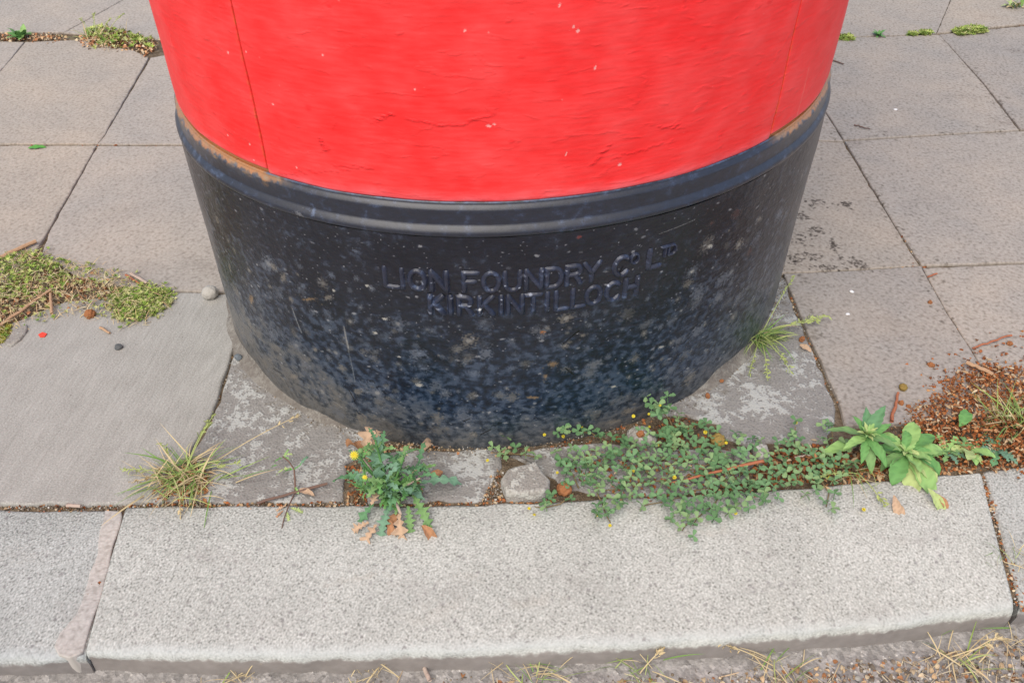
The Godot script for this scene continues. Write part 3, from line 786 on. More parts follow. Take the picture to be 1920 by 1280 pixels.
# a stone: rounded when planes is 0, else broken by that many flat faces
func stone(size: Vector3, planes: int, bump: float, s: int) -> ArrayMesh:
	var r := rng(s)
	var f := FastNoiseLite.new()
	f.seed = s; f.frequency = 1.6; f.fractal_octaves = 3
	var pn := []
	for k in planes:
		pn.append([Vector3(r.randfn(0, 1), r.randfn(0, 0.8), r.randfn(0, 1)).normalized(), r.randf_range(0.62, 0.9)])
	var v := PackedVector3Array(); var uv := PackedVector2Array()
	var nu := 30; var nv := 18
	for j in nv + 1:
		for i in nu + 1:
			var a := TAU * i / nu; var e := PI * (j / float(nv) - 0.5)
			var d := Vector3(cos(a) * cos(e), sin(e), sin(a) * cos(e))
			var rad := 1.0 + bump * f.get_noise_3dv(d)
			for p in pn:
				var c := d.dot(p[0])
				if c > 0.05: rad = minf(rad, p[1] / c + bump * 0.2 * f.get_noise_3dv(d * 4.0))
			v.append(d * rad * size)
			uv.append(Vector2(i / float(nu), j / float(nv)))
	return made(v, sheet_index(nv + 1, nu + 1, true), uv)

# a leaf of unit length along +z: kind 0 lance, 1 lobed and toothed, 2 wedge-shaped leaflet, 3 blade of grass, 4 broad
func leaf_mesh(kind: int, width: float, bend: float, fold: float, s: int, rows := 12, twist := 0.0) -> ArrayMesh:
	var key := "leaf%d_%f_%f_%f_%d" % [kind, width, bend, fold, s]
	if shared.has(key): return shared[key]
	var r := rng(s)
	var ph := r.randf() * TAU
	var across := [-1.0, -0.5, 0.0, 0.5, 1.0] if kind != 3 else [-1.0, 0.0, 1.0]
	var v := PackedVector3Array(); var uv := PackedVector2Array(); var col := PackedColorArray()
	var p := Vector3.ZERO
	var nrow := rows * (3 if kind == 1 else 1)
	for i in nrow + 1:
		var t := i / float(nrow)
		var ang := bend * t * t if kind != 3 else bend * t
		if i > 0: p += Vector3(0, -sin(ang), cos(ang)) / nrow
		var up := Vector3(0, cos(ang), sin(ang))
		var w := 0.0
		match kind:
			0: w = pow(sin(PI * pow(clampf(t, 0.001, 0.999), 0.75)), 0.9) * (1.0 + 0.10 * sin(t * 40.0 + ph))
			1:
				var lt := t * (5.6 + 1.4 * sin(ph)) + 0.2
				var lobe := absf(fposmod(lt, 1.0) - 0.62) * (1.9 + 0.5 * sin(floorf(lt) * 2.4 + ph))
				w = pow(sin(PI * pow(clampf(t, 0.001, 0.999), 0.9)), 0.6) * (0.24 + (0.8 + 0.3 * sin(floorf(lt) * 3.7 + ph)) * pow(clampf(1.0 - lobe, 0, 1), 1.2) + 0.07 * sin(t * 63.0)) * (0.55 + 0.45 * smoothstep(0.0, 0.6, t)) + 0.05
				if t > 0.97: w *= 0.3
			2: w = pow(t, 0.65) * pow(maxf(1.0 - pow(t, 6.0), 0.0), 0.5) + 0.03
			3: w = (0.6 + 0.4 * sin(PI * minf(t * 1.2, 1.0))) * pow(maxf(1.0 - t, 0.0), 0.45) + 0.02
			4: w = pow(sin(PI * pow(clampf(t, 0.001, 0.999), 1.25)), 0.75) * (1.0 + 0.07 * sin(t * 55.0 + ph)) + 0.05 * (1.0 - t)
		var tw := twist * t
		for a in across:
			var x: float = a * w * width * 0.5
			var lift := absf(x) * fold + sin(t * 17.0 + a * 2.0 + ph) * width * (0.05 if kind != 3 else 0.0) * absf(a)
			if kind == 1: x += 0.0; 
			var back := Vector3(0, 0, -absf(a) * 0.05) if kind == 1 else Vector3.ZERO
			var q := Vector3(x, 0, 0) + up * lift
			q = q.rotated(Vector3(0, -sin(ang), cos(ang)), tw)
			v.append(p + q + back)
			uv.append(Vector2(a * 0.5 + 0.5, t))
			var g := (1.35 if a == 0.0 and kind != 2 else 1.0) * (0.92 + 0.14 * sin(t * 31.0 + a * 5.0 + ph))
			if kind == 2: g = 1.0 + (0.2 if a == 0.0 else 0.0) - 0.1 * t
			col.append(Color(g, g * (1.0 if a != 0.0 else 0.98), g, 1.0))
	var m := made(v, sheet_index(nrow + 1, across.size()), uv, col)
	shared[key] = m
	return m

func turn(yaw: float, pitch: float, roll: float, scale: float, at := Vector3.ZERO) -> Transform3D:   # degrees; yaw 0 looks to the road, 90 to the right
	return Transform3D(Basis.from_euler(Vector3(deg_to_rad(-pitch), deg_to_rad(yaw), deg_to_rad(roll))).scaled(Vector3.ONE * scale), at)

func join(parts: Array, cols := []) -> ArrayMesh:   # [mesh, transform] pairs as one surface
	var v := PackedVector3Array(); var n := PackedVector3Array(); var c := PackedColorArray(); var idx := PackedInt32Array()
	for k in parts.size():
		var a: Array = parts[k][0].surface_get_arrays(0)
		var t: Transform3D = parts[k][1]
		var st := v.size()
		var b := t.basis.orthonormalized()
		var vv: PackedVector3Array = a[Mesh.ARRAY_VERTEX]; var nn: PackedVector3Array = a[Mesh.ARRAY_NORMAL]
		for i in vv.size():
			v.append(t * vv[i]); n.append(b * nn[i])
			var cc: Color = a[Mesh.ARRAY_COLOR][i] if a[Mesh.ARRAY_COLOR] != null else Color.WHITE
			c.append(cc * (cols[k] if cols.size() > k else Color.WHITE))
		for i in a[Mesh.ARRAY_INDEX]: idx.append(st + i)
	return made(v, idx, PackedVector2Array(), c, n)

func bead(r: float, lat := 5, lon := 7, squash := 1.0) -> ArrayMesh:
	var m := SphereMesh.new()
	m.radius = r; m.height = 2.0 * r * squash; m.radial_segments = lon; m.rings = lat
	var a := m.get_mesh_arrays()
	return made(a[Mesh.ARRAY_VERTEX], a[Mesh.ARRAY_INDEX], PackedVector2Array(), PackedColorArray(), a[Mesh.ARRAY_NORMAL])

# many small pieces in one heap that nobody could count
func scatter(called: String, parent: Node3D, poly: PackedVector2Array, n: int, m: Mesh, mat: Material, cols: Array, smin: float, smax: float, y0: float, rise: float, s: int, spread := 0.004, flat := 0.5) -> MultiMeshInstance3D:
	var r := rng(s)
	var lo := poly[0]; var hi := poly[0]
	for q in poly:
		lo = lo.min(q); hi = hi.max(q)
	var cen := Vector2.ZERO
	for q in poly: cen += q / poly.size()
	var xs: Array[Transform3D] = []
	var cc: Array[Color] = []
	var tries := 0
	while xs.size() < n and tries < n * 40:
		tries += 1
		var q := Vector2(r.randf_range(lo.x, hi.x), r.randf_range(lo.y, hi.y))
		if not Geometry2D.is_point_in_polygon(q, poly): continue
		var edge := 1e9
		for i in poly.size():
			edge = minf(edge, q.distance_to(Geometry2D.get_closest_point_to_segment(q, poly[i], poly[(i + 1) % poly.size()])))
		q += Vector2(r.randfn(0, spread), r.randfn(0, spread))
		var hgt := rise * clampf(edge / 0.03, 0.0, 1.0) * sqrt(r.randf())
		var b := Basis.from_euler(Vector3(r.randfn(0, flat), r.randf() * TAU, r.randfn(0, flat)))
		var sc := r.randf_range(smin, smax)
		xs.append(Transform3D(b.scaled(Vector3(sc, sc, sc)), Vector3(q.x, y0 + hgt, q.y)))
		var c: Color = cols[r.randi() % cols.size()]
		cc.append(c * r.randf_range(0.7, 1.25))
	var mm := MultiMesh.new()
	mm.transform_format = MultiMesh.TRANSFORM_3D
	mm.use_colors = true
	mm.mesh = m
	mm.instance_count = xs.size()
	for i in xs.size():
		mm.set_instance_transform(i, xs[i])
		mm.set_instance_color(i, Color(cc[i], 1.0))
	var o := MultiMeshInstance3D.new()
	o.multimesh = mm
	o.material_override = mat
	if parent == self: o.name = numbered(called)
	else:
		var key := str(parent.get_instance_id()) + called
		var k: int = taken.get(key, 0)
		taken[key] = k + 1
		o.name = called if k == 0 else "%s_%03d" % [called, k]
	parent.add_child(o, true)
	o.set_meta("kind", "stuff")
	return o


# ---------------------------------------------------------------- plants
func grass_tuft(called: String, label: String, at: Vector3, n: int, lmin: float, lmax: float, yaw0: float, yaw1: float, pmin: float, pmax: float, dry: float, s: int, wid := 0.022, r0 := 0.008, pars: Node3D = null) -> Node3D:
	var r := rng(s)
	var o := pars
	if o == null:
		o = base(called, at)
		tag(o, label, "grass")
	for k in n:
		var isdry := r.randf() < dry
		var bend: float = [0.3, 0.8, 1.3][k % 3]
		var m := leaf_mesh(3, wid * (0.9 if k % 2 == 0 else 1.25), bend, 0.25, k % 6, 8, 0.5 * (k % 3 - 1))
		var yaw := r.randf_range(yaw0, yaw1)
		var l := r.randf_range(lmin, lmax)
		var mat: StandardMaterial3D = mats.straw if isdry else [mats.grass_a, mats.grass_b, mats.grass_c][k % 3]
		var p := r.randf_range(pmin, pmax) + (rad_to_deg(bend) * 0.35)
		put("blade", m, mat, o, turn(yaw, p, r.randf_range(-40, 40), l, Vector3(r.randfn(0, r0), 0.001, r.randfn(0, r0 * 0.6))))
	return o

func seed_head(o: Node3D, a: Vector3, b: Vector3, sag: float, mat: Material, s: int, n := 16) -> void:   # a thin stalk with small spikelets
	var r := rng(s)
	var mid := (a + b) * 0.5 + Vector3(0, sag, 0)
	var pts := PackedVector3Array()
	for k in 9:
		var t := k / 8.0
		pts.append(a.lerp(mid, t).lerp(mid.lerp(b, t), t))
	put("stalk", tube(pts, 0.0007, 0.00045, 5), mat, o)
	var bit := leaf_mesh(0, 0.38, 0.5, 0.5, 3, 4)
	var parts := []
	for k in n:
		var t := 1.0 - 0.42 * r.randf()
		var q := a.lerp(mid, t).lerp(mid.lerp(b, t), t)
		var d := b - a
		var yaw := rad_to_deg(atan2(d.x, d.z)) + r.randfn(0, 45)
		parts.append([bit, turn(yaw, r.randf_range(-20, 50), r.randf() * 90, r.randf_range(0.004, 0.0075), q + Vector3(r.randfn(0, 0.0012), r.randfn(0, 0.001), r.randfn(0, 0.0012)))])
	put("seed_head", join(parts), mat, o)

func trefoil(s: int) -> ArrayMesh:   # a medick leaf: three wedge-shaped leaflets on a short stalk
	var key := "trefoil%d" % s
	if shared.has(key): return shared[key]
	var r := rng(s + 50)
	var parts := []
	var hgt := 0.45 + 0.3 * r.randf()
	for k in 3:
		var l := leaf_mesh(2, 0.86, r.randf_range(0.1, 0.5), r.randf_range(0.1, 0.35), s % 3, 6)
		parts.append([l, turn([0.0, 108.0, -108.0][k] + r.randfn(0, 8), r.randf_range(2, 26), r.randfn(0, 14), r.randf_range(0.88, 1.05) * 0.8, Vector3(0, hgt, 0))])
	var st := tube(PackedVector3Array([Vector3(0.05, -0.15, -0.1), Vector3(0.02, hgt * 0.5, -0.03), Vector3(0, hgt, 0)]), 0.05, 0.04, 4)
	var a := st.surface_get_arrays(0)
	a[Mesh.ARRAY_TEX_UV] = null
	var m2 := ArrayMesh.new()
	m2.add_surface_from_arrays(Mesh.PRIMITIVE_TRIANGLES, a)
	parts.append([m2, Transform3D()])
	shared[key] = join(parts)
	return shared[key]

func medick_leaf(o: Node3D, q: Vector3, size: float, yaw: float, r: RandomNumberGenerator, lean := 0.0) -> void:
	var mm: StandardMaterial3D = [mats.medick_a, mats.medick_b, mats.medick_c][r.randi() % 3]
	put("leaf", trefoil(r.randi() % 5), mm, o, turn(yaw, r.randfn(lean, 14), r.randfn(0, 14), size, q - o.position))

func medick_flower(o: Node3D, q: Vector3, r: RandomNumberGenerator) -> void:
	if not shared.has("floret"):
		var parts := []
		var f := leaf_mesh(2, 0.55, 0.8, 0.3, 2, 4)
		for k in 22:
			parts.append([f, turn(k * 137.5, 85.0 - k * 6.0, 0, 0.0042, Vector3(0, -0.0008 + 0.0001 * k, 0))])
		shared.floret = join(parts)
	put("flower_head", shared.floret, mats.yellow, o, turn(r.randf() * 360, r.randfn(0, 25), 0, r.randf_range(0.45, 0.72), q - o.position))

func medick_sprig(label: String, path: Array, n: int, size: float, flowers: Array, s: int, side := 0.012) -> Node3D:   # a trailing shoot with its leaves
	var r := rng(s)
	var o := base("medick_shoot", path[0])
	tag(o, label, "clover", "medick shoots")
	var pts := PackedVector3Array()
	for q in path: pts.append(q - o.position)
	put("stem", tube(pts, 0.0009, 0.0006, 5), mats.stem, o)
	for k in n:
		var t := (k + 0.5) / n * (path.size() - 1)
		var i := mini(int(t), path.size() - 2)
		var q: Vector3 = path[i].lerp(path[i + 1], t - i)
		q += Vector3(r.randfn(0, side), r.randf() * 0.004, r.randfn(0, side * 0.8))
		medick_leaf(o, q, size * r.randf_range(0.85, 1.25), r.randf() * 360, r)
	for q in flowers: medick_flower(o, q, r)
	return o


# ---------------------------------------------------------------- the scene
func _ready() -> void:
	var cam := Camera3D.new()
	cam.name = "camera"
	cam.fov = 44.994
	cam.near = 0.02
	cam.far = 200.0
	cam.transform = Transform3D(SURVEY, EYE)
	add_child(cam)
	cam.current = true

	var sky_mat := ProceduralSkyMaterial.new()
	sky_mat.sky_top_color = Color(0.62, 0.75, 0.95)
	sky_mat.sky_horizon_color = Color(0.80, 0.87, 0.97)
	sky_mat.sky_curve = 0.25
	sky_mat.ground_horizon_color = Color(0.6, 0.6, 0.6)
	sky_mat.ground_bottom_color = Color(0.4, 0.4, 0.4)
	sky_mat.sky_energy_multiplier = 0.72
	var sky := Sky.new()
	sky.sky_material = sky_mat
	var env := Environment.new()
	env.background_mode = Environment.BG_SKY
	env.sky = sky
	env.tonemap_mode = Environment.TONE_MAPPER_LINEAR
	env.tonemap_exposure = 2.02
	env.sdfgi_enabled = true
	env.ssao_enabled = true
	env.ssil_enabled = true
	var we := WorldEnvironment.new()
	we.name = "environment"
	we.environment = env
	add_child(we)

	var sun := DirectionalLight3D.new()
	sun.name = "sun"
	sun.light_energy = 0.5
	sun.light_color = Color(1.0, 0.975, 0.945)
	sun.light_angular_distance = 55.0
	sun.shadow_enabled = true
	sun.look_at_from_position(Vector3.ZERO, Vector3(0.26, -1.0, -0.66), Vector3.UP)
	add_child(sun)

	bake_flags()
	bake_brushed()
	bake_fill()
	bake_kerb()
	bake_plinth()
	bake_red()
	grit_material("soil", Color(0.44, 0.38, 0.31), Color(0.56, 0.50, 0.43), Color(0.72, 0.69, 0.64), 0.16)
	grit_material("tarmac", Color(0.62, 0.60, 0.59), Color(0.72, 0.70, 0.69), Color(0.80, 0.78, 0.76), 0.30)
	mats.soil.heightmap_scale = 0.25
	mats.tarmac.heightmap_scale = 0.2

	plain("rust", Color(0.46, 0.20, 0.09), 0.95, 0.2)
	plain("mortar", Color(0.40, 0.38, 0.36), 0.95, 0.2)
	plain("stem", Color(0.20, 0.15, 0.08), 0.8, 0.2)
	plain("twig_red", Color(0.36, 0.13, 0.07), 0.75, 0.3)
	plain("twig_tan", Color(0.42, 0.27, 0.17), 0.8, 0.3)
	plain("twig_pale", Color(0.42, 0.33, 0.28), 0.8, 0.3)
	plain("twig_dark", Color(0.16, 0.10, 0.08), 0.8, 0.3)
	plain("straw", Color(0.58, 0.47, 0.28), 0.8, 0.25, true, Color(0.4, 0.4, 0.4))
	plain("grass_a", Color(0.27, 0.38, 0.10), 0.6, 0.35, true, Color(0.45, 0.45, 0.45))
	plain("grass_b", Color(0.17, 0.30, 0.075), 0.6, 0.35, true, Color(0.45, 0.45, 0.45))
	plain("grass_c", Color(0.40, 0.46, 0.17), 0.6, 0.35, true, Color(0.45, 0.45, 0.45))
	plain("medick_a", Color(0.150, 0.275, 0.130), 0.7, 0.3, true, Color(0.35, 0.35, 0.35))
	plain("medick_b", Color(0.110, 0.215, 0.095), 0.7, 0.3, true, Color(0.35, 0.35, 0.35))
	plain("medick_c", Color(0.215, 0.330, 0.150), 0.7, 0.3, true, Color(0.35, 0.35, 0.35))
	plain("thistle_a", Color(0.113, 0.252, 0.119), 0.6, 0.35, true, Color(0.3, 0.3, 0.3))
	plain("thistle_b", Color(0.181, 0.322, 0.119), 0.6, 0.35, true, Color(0.35, 0.35, 0.35))
	plain("thistle_c", Color(0.151, 0.280, 0.182), 0.6, 0.35, true, Color(0.3, 0.3, 0.3))
	plain("rosette_a", Color(0.135, 0.312, 0.094), 0.6, 0.35, true, Color(0.4, 0.4, 0.4))
	plain("rosette_b", Color(0.270, 0.450, 0.150), 0.6, 0.35, true, Color(0.4, 0.4, 0.4))
	plain("rosette_c", Color(0.405, 0.500, 0.200), 0.6, 0.35, true, Color(0.4, 0.4, 0.4))
	plain("dead_leaf", Color(0.42, 0.22, 0.12), 0.85, 0.2, true, Color(0.3, 0.3, 0.3))
	plain("dead_pale", Color(0.50, 0.35, 0.24), 0.85, 0.2, true, Color(0.3, 0.3, 0.3))
	plain("leaf_green", Color(0.10, 0.32, 0.05), 0.55, 0.4, true, Color(0.4, 0.4, 0.4))
	plain("yellow", Color(0.72, 0.60, 0.06), 0.7, 0.2, true, Color(0.3, 0.3, 0.3))
	plain("bits", Color(1, 1, 1), 0.9, 0.2, true)
	plain("pebble_grey", Color(0.40, 0.38, 0.35), 0.85, 0.3)
	plain("pebble_dark", Color(0.10, 0.105, 0.11), 0.8, 0.3)
	plain("pebble_blue", Color(0.14, 0.16, 0.18), 0.8, 0.3)
	plain("chip_white", Color(0.75, 0.75, 0.76), 0.7, 0.3)
	plain("flake_red", Color(0.75, 0.06, 0.03), 0.5, 0.4)
	plain("ball_brown", Color(0.30, 0.13, 0.06), 0.95, 0.1)
	plain("ball_olive", Color(0.26, 0.18, 0.06), 0.95, 0.1)
	var fn := FastNoiseLite.new()
	fn.seed = 2; fn.frequency = 0.03; fn.fractal_octaves = 4
	for k in ["pebble_grey", "ball_brown", "ball_olive", "twig_tan", "twig_pale", "twig_red", "mortar"]:   # fine unevenness
		var nt := ImageTexture.create_from_image(fn.get_seamless_image(128, 128))
		if not shared.has("nt"): shared.nt = nt
		mats[k].heightmap_enabled = true
		mats[k].heightmap_texture = shared.nt
		mats[k].heightmap_scale = 0.12
		mats[k].uv1_triplanar = true
		mats[k].uv1_scale = Vector3.ONE * 30.0

	var rub: StandardMaterial3D = mats.fill.duplicate()   # broken lumps, looked up from three sides
	rub.resource_name = "rubble"
	rub.albedo_color = Color(1.12, 1.1, 1.06).linear_to_srgb()
	rub.texture_repeat = true
	rub.uv1_triplanar = true
	rub.uv1_world_triplanar = true
	rub.uv1_scale = Vector3(1.1, 1.8, 1.8)
	mats.rubble = rub
	tinted("mortar_pale", "flag", Color(1.20, 1.25, 1.31))
	tinted("grime", "rubble", Color(0.66, 0.62, 0.58))

	setting()
	pillar_box()
	loose_stones()
	weeds()
	litter()


func setting() -> void:
	var pm := PlaneMesh.new()
	pm.size = Vector2(120, 120)
	tag(solo("ground", pm, mats.tarmac, Transform3D(Basis(), Vector3(0, -0.075, 0))), "flat ground below the pavement and the road", "", "", "structure")
	var rm := PlaneMesh.new()
	rm.size = Vector2(120, 30)
	tag(solo("road", rm, mats.tarmac, Transform3D(Basis(), Vector3(0, -0.034, 15.3))), "grey gutter and road along the foot of the kerb", "", "", "structure")
	var sm := BoxMesh.new()
	sm.size = Vector3(6.4, 0.05, 3.2)
	tag(solo("soil", sm, mats.soil, Transform3D(Basis(), Vector3(0, -0.0297, -1.018))), "brown soil and grit that shows in the joints of the paving", "", "", "structure")
	var bm := BoxMesh.new()
	bm.size = Vector3(120, 0.06, 58)
	tag(solo("pavement", bm, mats.tarmac, Transform3D(Basis(), Vector3(0, -0.035, -31.6))), "pavement beyond the flagstones", "", "", "structure")

	# flagstones: outline, material, height
	var paving := base("paving")
	tag(paving, "pavement of grey concrete flagstones round the box", "", "", "structure")
	var list := [
		[PackedVector2Array([Vector2(-1.8036, -0.9024), Vector2(-1.0627, -0.9024), Vector2(-1.0088, -1.0903), Vector2(-0.9395, -1.3705), Vector2(-1.6491, -1.3630)]), "flag_cool", 0.0],
		[PackedVector2Array([Vector2(-1.0627, -0.9024), Vector2(-0.8315, -0.8655), Vector2(-0.2009, -0.8710), Vector2(-0.2413, -1.3778), Vector2(-0.9395, -1.3705), Vector2(-1.0088, -1.0903)]), "flag", -0.001],
		[PackedVector2Array([Vector2(-0.2009, -0.8710), Vector2(0.6741, -0.8852), Vector2(0.8131, -0.9978), Vector2(0.9173, -0.9004), Vector2(1.0070, -0.9143), Vector2(1.1285, -1.1378), Vector2(1.2599, -1.3936), Vector2(-0.2413, -1.3778)]), "flag_cool", -0.0005],
		[PackedVector2Array([Vector2(0.6733, -0.8820), Vector2(0.9148, -0.9003), Vector2(0.8131, -0.9978)]), "flag_cool", 0.0005],
		[PackedVector2Array([Vector2(1.0070, -0.9143), Vector2(1.2425, -0.9773), Vector2(1.7588, -1.0978), Vector2(1.7677, -1.3990), Vector2(1.2599, -1.3936), Vector2(1.1285, -1.1378)]), "flag_beige", 0.0],
		[PackedVector2Array([Vector2(-1.7483, -0.8767), Vector2(-1.1298, -0.8438), Vector2(-1.1119, -0.7068), Vector2(-1.0862, -0.3574), Vector2(-1.6013, -0.3538)]), "flag", 0.0],
		[PackedVector2Array([Vector2(-1.1274, -0.8438), Vector2(-1.0047, -0.8576), Vector2(-0.8598, -0.7967), Vector2(-0.8132, -0.7583), Vector2(-0.7763, -0.3889), Vector2(-0.7773, -0.3596), Vector2(-1.0862, -0.3574), Vector2(-1.1119, -0.7068)]), "flag_beige", 0.0],
		[PackedVector2Array([Vector2(-0.8096, -0.7583), Vector2(-0.7597, -0.7855), Vector2(0.0467, -0.7923), Vector2(0.0394, -0.3654), Vector2(-0.7773, -0.3596), Vector2(-0.7763, -0.3889)]), "flag", -0.001],
		[PackedVector2Array([Vector2(-1.5949, -0.3456), Vector2(-0.7742, -0.3514), Vector2(-0.7456, -0.0708), Vector2(-0.7418, -0.0147), Vector2(-0.7406, 0.0539), Vector2(-0.7806, 0.0864), Vector2(-1.2161, 0.0888)]), "flag_beige", 0.001],
		[PackedVector2Array([Vector2(-0.7732, -0.3514), Vector2(0.0393, -0.3571), Vector2(0.0317, 0.0832), Vector2(-0.4056, 0.0868), Vector2(-0.5366, 0.0850), Vector2(-0.6452, 0.0533), Vector2(-0.7295, -0.0034), Vector2(-0.7439, -0.0708)]), "flag", 0.0005],
		[PackedVector2Array([Vector2(0.0479, -0.8605), Vector2(0.6234, -0.8719), Vector2(0.6260, -0.4948), Vector2(0.6267, -0.3799), Vector2(0.5814, -0.3838), Vector2(0.0393, -0.3592)]), "flag", 0.0],
		[PackedVector2Array([Vector2(0.6259, -0.8719), Vector2(0.9024, -0.8937), Vector2(1.0032, -0.9044), Vector2(1.0095, -0.8979), Vector2(0.9988, -0.6472), Vector2(0.9787, -0.4252), Vector2(0.8793, -0.4137), Vector2(0.6283, -0.3821), Vector2(0.6274, -0.4995)]), "flag_cool", 0.001],
		[PackedVector2Array([Vector2(1.0108, -0.9077), Vector2(1.2361, -0.9635), Vector2(1.8492, -1.0912), Vector2(1.6661, -0.5073), Vector2(0.9839, -0.4275), Vector2(1.0034, -0.6580)]), "flag_grey", 0.0],
		[PackedVector2Array([Vector2(0.0393, -0.3592), Vector2(0.5809, -0.3817), Vector2(0.6254, -0.3758), Vector2(0.6240, -0.0852), Vector2(0.6250, 0.0152), Vector2(0.5170, 0.0267), Vector2(0.4104, 0.0354), Vector2(0.0323, 0.0495)]), "flag_beige", -0.0005],
		[PackedVector2Array([Vector2(0.6287, -0.3800), Vector2(0.8784, -0.4115), Vector2(0.9777, -0.4230), Vector2(1.6626, -0.5026), Vector2(1.5982, -0.0285), Vector2(1.0205, -0.0136), Vector2(0.7874, 0.0060), Vector2(0.6274, 0.0152), Vector2(0.6248, -0.0852)]), "flag", 0.0],
		[PackedVector2Array([Vector2(0.4098, 0.0381), Vector2(0.5158, 0.0308), Vector2(0.6248, 0.0179), Vector2(0.6206, 0.1339), Vector2(0.6225, 0.2009), Vector2(0.6211, 0.2792), Vector2(0.6125, 0.3265), Vector2(0.4454, 0.3497), Vector2(0.4101, 0.3498), Vector2(0.4134, 0.3052), Vector2(0.4099, 0.1710), Vector2(0.4099, 0.1158)]), "flag_grey", 0.0015],
		[PackedVector2Array([Vector2(0.6262, 0.0206), Vector2(0.7855, 0.0101), Vector2(1.0188, -0.0108), Vector2(1.5955, -0.0256), Vector2(1.6098, 0.2793), Vector2(0.6171, 0.3310), Vector2(0.6225, 0.2792), Vector2(0.6239, 0.2009), Vector2(0.6221, 0.1339)]), "flag", 0.0],
	]
	var k := 0
	for e in list:
		put("paving_slab", slab(e[0], e[2], 0.045, 0.0022, 0.0012, 100 + k, FLAG_BOX), mats[e[1]], paving)
		k += 1
	# the rest of the pavement, out of the picture to the sides and behind
	for i in 4:
		for s in [-1, 1]:
			var x0: float = 1.32 + 0.0
			var z0: float = -1.16 - 0.45 * i
			for j in 3:
				var xx: float = s * (0.44 + 0.62 * j) - 0.0
				put("paving_slab", slab(PackedVector2Array([Vector2(xx - 0.31, z0 - 0.45), Vector2(xx + 0.31, z0 - 0.45), Vector2(xx + 0.31, z0), Vector2(xx - 0.31, z0)]), 0.0, 0.045, 0.003, 0.0016, 300 + i * 10 + j, FLAG_BOX), mats[["flag", "flag_cool", "flag_beige"][(i + j) % 3]], paving)

	put("brushed_slab", slab(PackedVector2Array([Vector2(-1.0565, 0.2627), Vector2(-0.9352, 0.1655), Vector2(-0.7002, 0.1596), Vector2(-0.6452, 0.1118), Vector2(-0.5381, 0.0876), Vector2(-0.4140, 0.0907), Vector2(-0.3893, 0.1510), Vector2(-0.3765, 0.1984), Vector2(-0.3736, 0.2752), Vector2(-0.3713, 0.3338), Vector2(-0.3827, 0.4059), Vector2(-0.3904, 0.4678), Vector2(-0.4744, 0.4711), Vector2(-0.5694, 0.4715), Vector2(-0.7641, 0.4738), Vector2(-0.9018, 0.4722)]), 0.0015, 0.045, 0.003, 0.002, 55, BRUSH_BOX), mats.brushed, paving)
	# concrete poured round the foot of the box, cracked into pieces
	put("concrete_fill", slab(PackedVector2Array([Vector2(-0.4097, 0.0982), Vector2(-0.3756, 0.1962), Vector2(-0.3713, 0.2811), Vector2(-0.3696, 0.3374), Vector2(-0.3821, 0.4059), Vector2(-0.3897, 0.4664), Vector2(-0.3208, 0.4676), Vector2(-0.2376, 0.4657), Vector2(-0.1891, 0.4626), Vector2(-0.1909, 0.4115), Vector2(-0.1650, 0.3801), Vector2(-0.1284, 0.3628), Vector2(-0.1108, 0.2580), Vector2(-0.3551, 0.1028)]), -0.0005, 0.04, 0.004, 0.003, 61, FILL_BOX), mats.fill, paving)
	put("concrete_fill", slab(PackedVector2Array([Vector2(0.3472, -0.0069), Vector2(0.4053, 0.0368), Vector2(0.4134, 0.0526), Vector2(0.4072, 0.1207), Vector2(0.4078, 0.1732), Vector2(0.4103, 0.3042), Vector2(0.4022, 0.3410), Vector2(0.3833, 0.3725), Vector2(0.3342, 0.3761), Vector2(0.2826, 0.3781), Vector2(0.2515, 0.3663), Vector2(0.2518, 0.3435), Vector2(0.2196, 0.3310), Vector2(0.1470, 0.3286), Vector2(0.1335, 0.2568)]), -0.0005, 0.04, 0.005, 0.004, 62, FILL_BOX), mats.fill, paving)
	put("concrete_fill", slab(PackedVector2Array([Vector2(-0.1635, 0.3918), Vector2(-0.1200, 0.3833), Vector2(-0.0687, 0.3880), Vector2(-0.0085, 0.3811), Vector2(-0.0113, 0.4124), Vector2(-0.0311, 0.4619), Vector2(-0.0943, 0.4659), Vector2(-0.1600, 0.4654), Vector2(-0.1811, 0.4274)]), -0.001, 0.04, 0.005, 0.004, 63, FILL_BOX), mats.fill, paving)
	put("concrete_fill", slab(PackedVector2Array([Vector2(-0.0052, 0.3944), Vector2(0.0522, 0.3791), Vector2(0.0974, 0.3738), Vector2(0.1419, 0.3770), Vector2(0.2114, 0.3834), Vector2(0.2501, 0.3807), Vector2(0.2921, 0.3931), Vector2(0.2709, 0.4332), Vector2(0.1944, 0.4527), Vector2(0.1156, 0.4568), Vector2(0.0618, 0.4480), Vector2(0.0504, 0.4303), Vector2(0.0168, 0.4074)]), -0.0012, 0.04, 0.004, 0.003, 64, FILL_BOX), mats.fill, paving)

